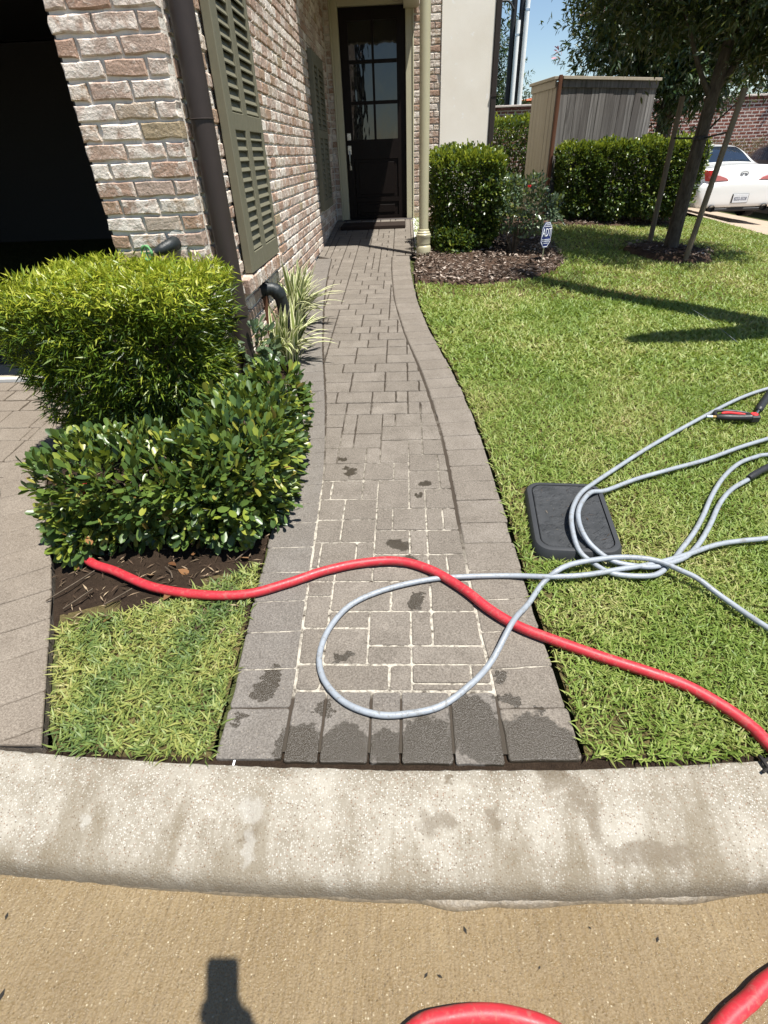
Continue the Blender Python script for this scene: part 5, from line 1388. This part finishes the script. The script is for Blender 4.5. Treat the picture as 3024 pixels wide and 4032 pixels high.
q = MB(); q.tube([(2.042,2.905,gz_+0.006),(2.052,2.918,gz_+0.006),(2.053,2.919,gz_+0.006),(2.26,3.17,gz_+0.01),(2.5,3.46,gz_+0.01)],[0.012,0.02,0.021,0.021,0.02],14); kid(auto_smooth(q.build('lance_grip', M['black_rubber'])), t)

# ------------------------------------------------------------------ yard sign
def text_mesh(txt, size, ext=0.0008):
    cu = bpy.data.curves.new('txt','FONT'); cu.body = txt; cu.size = size; cu.extrude = ext; cu.align_x = 'CENTER'; cu.align_y = 'CENTER'
    ob = bpy.data.objects.new('txt', cu); col.objects.link(ob); dg = bpy.context.evaluated_depsgraph_get()
    me = bpy.data.meshes.new_from_object(ob.evaluated_get(dg)); bpy.data.objects.remove(ob); me.materials.clear(); return me
sx, sy = 1.575, 6.63; sg = float(G(sx,sy)); t = tag(empty('yard_sign',(sx,sy,sg), math.radians(42)), 'small blue octagonal security sign on a metal stake in the mulch', 'sign')
t.rotation_euler = (0,math.radians(3),math.radians(43)); t.scale = (0.9,0.9,0.95)
oc = lambda k: [(0.045*k,-0.135*k),(0.105*k,-0.075*k),(0.105*k,0.075*k),(0.045*k,0.135*k),(-0.045*k,0.135*k),(-0.105*k,0.075*k),(-0.105*k,-0.075*k),(-0.045*k,-0.135*k)]
zc = 0.80-sg
q = MB(); q.prism(oc(1.0), lambda u,v,d:(u,d,zc+v), 0.0,0.006); q.build('panel', M['sign_blue'], t)
q = MB(); a_, b_ = oc(0.95), oc(0.89)
for i in range(8):
    j = (i+1)%8; q.add([(a_[i][0],-0.0015,zc+a_[i][1]),(a_[j][0],-0.0015,zc+a_[j][1]),(b_[j][0],-0.0015,zc+b_[j][1]),(b_[i][0],-0.0015,zc+b_[i][1])],[(0,1,2,3)])
q.build('white_border', M['sign_white'], t)
for txt,sz,dz,sxx in (('ADT',0.105,0.022,0.88),('SECURITY SERVICES',0.021,-0.058,0.8),('CALL 800',0.018,-0.082,0.8),('SECURED BY',0.018,0.092,0.7)):
    if txt in ('CALL 800','SECURED BY','SECURITY SERVICES'): continue
    o = link('lettering', text_mesh(txt,sz), M['sign_white'], t); o.location = (0,-0.003,zc+dz); o.rotation_euler = (math.pi/2,0,0); o.scale = (sxx,1.15,1)
for dz,w_,h_ in ((-0.048,0.17,0.005),(-0.066,0.14,0.010),(-0.088,0.105,0.007),(0.088,0.12,0.005),(0.105,0.07,0.008)):
    if h_ < 0.006: MB().box(-w_/2,w_/2,-0.003,-0.001,zc+dz-h_/2,zc+dz+h_/2).build('white_rule', M['sign_white'], t)
    else:
        q = MB(); u = -w_/2
        while u < w_/2: 
            l_ = random.uniform(0.004,0.008); q.box(u,u+l_,-0.003,-0.001,zc+dz-h_/2,zc+dz+h_/2); u += l_+0.003
        q.build('small_print', M['sign_white'], t)
q = MB(); q.tube([(0,0.012,-0.05),(0,0.012,zc+0.05)],0.008,8); q.build('stake', M['steel'], t)

# ------------------------------------------------------------------ parked cars
def car(loc, paint, label, group, plate=True, full=True):
    t = tag(empty('parked_car', loc), label, 'car', group)
    S = [  # y, low w, z bot, mid w, shoulder w, z shoulder, top w, z top
        (-0.10,0.60,0.33,0.74,0.70,0.66,0.56,0.70),(-0.085,0.74,0.28,0.86,0.82,0.69,0.66,0.735),(-0.01,0.78,0.26,0.90,0.84,0.73,0.70,0.76),(0.0,0.79,0.25,0.905,0.82,0.86,0.66,0.93),(0.02,0.79,0.25,0.91,0.80,0.95,0.62,1.02),(0.10,0.80,0.25,0.915,0.81,0.97,0.62,1.025),(0.55,0.81,0.24,0.925,0.83,0.965,0.62,1.01),(0.86,0.81,0.22,0.93,0.83,0.96,0.63,1.03),
        (1.25,0.81,0.2,0.93,0.82,0.96,0.61,1.22),(1.62,0.81,0.2,0.925,0.80,0.96,0.58,1.345),(2.1,0.81,0.2,0.92,0.80,0.96,0.57,1.39),(2.7,0.80,0.2,0.92,0.80,0.95,0.57,1.36),(3.3,0.80,0.25,0.915,0.81,0.92,0.62,1.02),(3.9,0.79,0.22,0.91,0.81,0.86,0.56,0.92),(4.35,0.74,0.26,0.86,0.74,0.74,0.45,0.80),(4.58,0.62,0.32,0.74,0.6,0.6,0.3,0.66)]
    V = []; n = 0
    for y,lw,zb,mw,sw,zs,tw,zt in S:
        half = [(0,zt),(tw*0.55,zt-0.008),(tw*0.93,zt-0.028),(tw,zt-0.045),(sw,zs),(mw-0.01,zs-0.08),(mw,min(0.62,zs-0.14)),(mw-0.01,min(0.46,zs-0.2)),(lw+0.04,zb+0.05),(lw,zb),(0,zb)]
        row = half+[(-x,z) for x,z in half[-2:0:-1]]; n = len(row); V += [(x,y,z) for x,z in row]
    F = []; glass = []
    for i in range(len(S)-1):
        for j in range(n):
            f = (i*n+j,i*n+(j+1)%n,(i+1)*n+(j+1)%n,(i+1)*n+j)
            F.append(f)
            top = j in (0,1,n-1,n-2); side = j in (3,n-4)
            glass.append(1 if (top and i in (7,8)) or (top and i == 11) or (side and i in (8,9,10)) else 0)
    F += [tuple(range(n-1,-1,-1)), tuple((len(S)-1)*n+j for j in range(n))]; glass += [0,0]
    me = mesh('car_body', V, F); me.materials.append(paint); me.materials.append(M['car_glass'])
    me.polygons.foreach_set("material_index", glass)
    import bmesh
    bm = bmesh.new(); bm.from_mesh(me); bmesh.ops.recalc_face_normals(bm, faces=bm.faces); bm.to_mesh(me); bm.free()
    o = link('body', me, None, t); sub = o.modifiers.new('smooth','SUBSURF'); sub.levels = 2; sub.render_levels = 2; me.polygons.foreach_set("use_smooth",[True]*len(me.polygons))
    body = o
    if full:
        q = MB(); q.bbox(-0.5,0.5,-0.085,0.2,0.20,0.27,0.02); q.build('diffuser', M['black_rubber'], t)
        for s_ in (-1,1):
            q = MB(); q.prism([(s_*0.85,0.755),(s_*0.62,0.755),(s_*0.60,0.93),(s_*0.78,0.945),(s_*0.84,0.90)][::s_], lambda u,v,d:(u,d+ (0.10 if abs(u) > 0.8 else 0),v), -0.075,0.12); tl = q.build('tail_lamp', M['tail_red'], t)
            q = MB(); q.prism([(s_*0.615,0.757),(s_*0.30,0.757),(s_*0.37,0.80),(s_*0.52,0.845),(s_*0.615,0.855)][::s_], lambda u,v,d:(u,d,v), -0.06,0.06); q.build('lamp_inner', M['tail_clear'], tl)
            q = MB(); q.tube([(s_*0.53,-0.13,0.262),(s_*0.53,0.1,0.262)],0.062,16,False); q.tube([(s_*0.53,-0.06,0.262),(s_*0.53,-0.04,0.262)],0.055,16); q.build('exhaust_tip', M['black_iron'], t)
        q = MB(); q.bbox(-0.165,0.165,-0.115,-0.06,0.35,0.515,0.006); pl = q.build('plate_holder', M['black_rubber'], t)
        q = MB(); q.bbox(-0.152,0.152,-0.121,-0.114,0.358,0.508,0.003); pp = q.build('number_plate', M['plate'], t)
        o = link('plate_text', text_mesh('BZG-5528',0.082,0.001), M['plate_ink'], pp); o.location = (0,-0.1225,0.427); o.rotation_euler = (math.pi/2,0,0); o.scale = (0.72,1.0,1)
        q = MB(); e_ = [(0.075*math.cos(a),-0.012,0.865+0.034*math.sin(a)) for a in np.linspace(math.radians(-62),math.radians(242),22)]
        q.tube(e_,0.0045,6); q.tube([e_[0],(0.018,-0.013,0.872)],0.005,6); q.tube([e_[-1],(-0.018,-0.013,0.872)],0.005,6); q.build('emblem', M['black_iron'], t)
    for x in (-0.76,0.76):
        for y in (0.98,3.72):
            q = MB(); sg_ = 1 if x > 0 else -1
            q.tube([(x-0.11,y,0.33),(x-0.10,y,0.33),(x+0.10,y,0.33),(x+0.11,y,0.33)],[0.28,0.33,0.33,0.28],28); wh = auto_smooth(q.build('wheel', M['tyre'], t))
            q = MB(); q.tube([(x+sg_*0.09,y,0.33),(x+sg_*0.118,y,0.33)],[0.23,0.22],20); q.build('rim', M['metal'], wh)
    return t
car((6.95,12.95,0.145), M['car_white'], 'white two-door car parked with its tail to the camera', 'cars in the neighbour driveway')
car((10.05,14.6,0.12), M['car_black'], 'dark car just entering the picture at the right edge, beyond the white one', 'cars in the neighbour driveway', full=False)

# ------------------------------------------------------------------ the photographer, standing at the camera
def skin(name, joints, edges, mat, parent, root=0):
    me = bpy.data.meshes.new(name); me.from_pydata([j[:3] for j in joints], edges, []); o = link(name, me, mat, parent)
    o.modifiers.new('skin','SKIN'); 
    if not me.skin_vertices: me.skin_vertices.new() if hasattr(me.skin_vertices,'new') else None
    for i,j in enumerate(joints):
        sv = me.skin_vertices[0].data[i]; sv.radius = (j[3], j[4] if len(j) > 4 else j[3]); sv.use_root = (i == root)
    sb = o.modifiers.new('sub','SUBSURF'); sb.levels = 2; sb.render_levels = 2
    return o
M['skin'] = plain('skin', (0.45,0.27,0.19), 0.55, 0.4)
M['shirt'] = plain('navy_shirt', (0.03,0.045,0.09), 0.85, 0.2)
M['trousers'] = plain('khaki_trousers', (0.22,0.18,0.12), 0.85, 0.2)
M['hair'] = plain('dark_hair', (0.02,0.014,0.01), 0.6, 0.4)
ph = tag(empty('person',(0.08,-0.52,0.0)), 'person in a navy shirt taking the picture, only the shadow in view', 'person')
cm = cam.matrix_world; cp = lambda u,v,d: tuple(cm @ Vector((u,v,d)))
HF = []
for v_,e_ in ((-0.022,-0.064),(-0.040,-0.068),(-0.057,-0.066),(-0.072,-0.058)):
    HF += [(*cp(0.050,v_-0.006,0.018),0.0095),(*cp(0.0,v_,0.001),0.0085),(*cp(e_,v_,0.004),0.0075)]
HF += [(*cp(0.050,-0.03,0.040),0.011),(*cp(0.035,0.0,0.032),0.009),(*cp(0.02,0.02,0.027),0.008)]
J = [(0.08,-0.52,0.95,0.12),(0.08,-0.52,1.15,0.11),(0.08,-0.50,1.34,0.11),(0.075,-0.475,1.47,0.052),(0.07,-0.445,1.55,0.072),(0.07,-0.435,1.625,0.092),(0.07,-0.44,1.70,0.07),
     (0.25,-0.50,1.40,0.055),(0.29,-0.30,1.20,0.04),(0.085,-0.10,1.47,0.027),(*cp(0.052,-0.062,0.036),0.026,0.016),
     (-0.09,-0.50,1.40,0.055),(-0.16,-0.50,1.13,0.04),(-0.17,-0.42,0.90,0.027),(-0.17,-0.395,0.82,0.03,0.016),
     *HF,
     (-0.175,-0.37,0.77,0.009),(-0.172,-0.36,0.74,0.008),(-0.16,-0.39,0.765,0.009),(-0.158,-0.385,0.735,0.008),(-0.15,-0.40,0.77,0.008),(-0.148,-0.40,0.745,0.007),(-0.16,-0.35,0.81,0.009),(-0.155,-0.335,0.785,0.008)]
Ed = [(0,1),(1,2),(2,3),(3,4),(4,5),(5,6),(2,7),(7,8),(8,9),(9,10),(2,11),(11,12),(12,13),(13,14),(10,15),(15,16),(16,17),(10,18),(18,19),(19,20),(10,21),(21,22),(22,23),(10,24),(24,25),(25,26),(10,27),(27,28),(28,29),(14,30),(30,31),(14,32),(32,33),(14,34),(34,35),(14,36),(36,37)]
kid(skin('body', J, Ed, M['skin'], None), ph)
kid(skin('shirt', [(0.08,-0.52,0.93,0.15),(0.08,-0.52,1.12,0.14),(0.08,-0.505,1.32,0.145),(0.08,-0.49,1.42,0.08),(0.25,-0.50,1.40,0.07),(0.285,-0.39,1.29,0.06),(-0.09,-0.50,1.40,0.07),(-0.14,-0.50,1.25,0.06)], [(0,1),(1,2),(2,3),(2,4),(4,5),(2,6),(6,7)], M['shirt'], None), ph)
kid(skin('trousers', [(0.08,-0.52,0.96,0.14),(0.17,-0.52,0.85,0.095),(0.185,-0.50,0.50,0.075),(0.19,-0.53,0.10,0.06),(-0.01,-0.52,0.85,0.095),(-0.025,-0.50,0.50,0.075),(-0.03,-0.53,0.10,0.06)], [(0,1),(1,2),(2,3),(0,4),(4,5),(5,6)], M['trousers'], None), ph)
for x in (0.19,-0.03): kid(skin('shoe', [(x,-0.56,0.045,0.045),(x,-0.47,0.045,0.048),(x,-0.37,0.035,0.035)], [(0,1),(1,2)], M['black_rubber'], None), ph)
kid(skin('hair', [(0.07,-0.50,1.62,0.07),(0.07,-0.475,1.70,0.085),(0.07,-0.42,1.735,0.06)], [(0,1),(1,2)], M['hair'], None), ph)
fc = MB()
for s_ in (-1,1): fc.lathe((0.07+s_*0.032,-0.342,1.625),[(0.002,-0.008),(0.009,-0.003),(0.009,0.003),(0.002,0.008)],8); fc.tube([(0.07+s_*0.092,-0.43,1.60),(0.07+s_*0.10,-0.435,1.625),(0.07+s_*0.092,-0.44,1.65)],[0.01,0.016,0.012],8)
fc.tube([(0.07,-0.345,1.625),(0.07,-0.322,1.595),(0.07,-0.34,1.585)],[0.008,0.014,0.008],8); fc.tube([(0.045,-0.358,1.555),(0.07,-0.35,1.553),(0.095,-0.358,1.555)],0.007,6)
kid(fc.build('face', M['skin'], None), ph)
q = MB(); q.prism([(x-0.012,y+0.02) for x,y in rrect(0.076,0.152,0.012,4)], cp, 0.006, 0.015)
tag(q.build('phone', M['black_rubber']), 'phone held up by the person, only its shadow in view', 'phone')
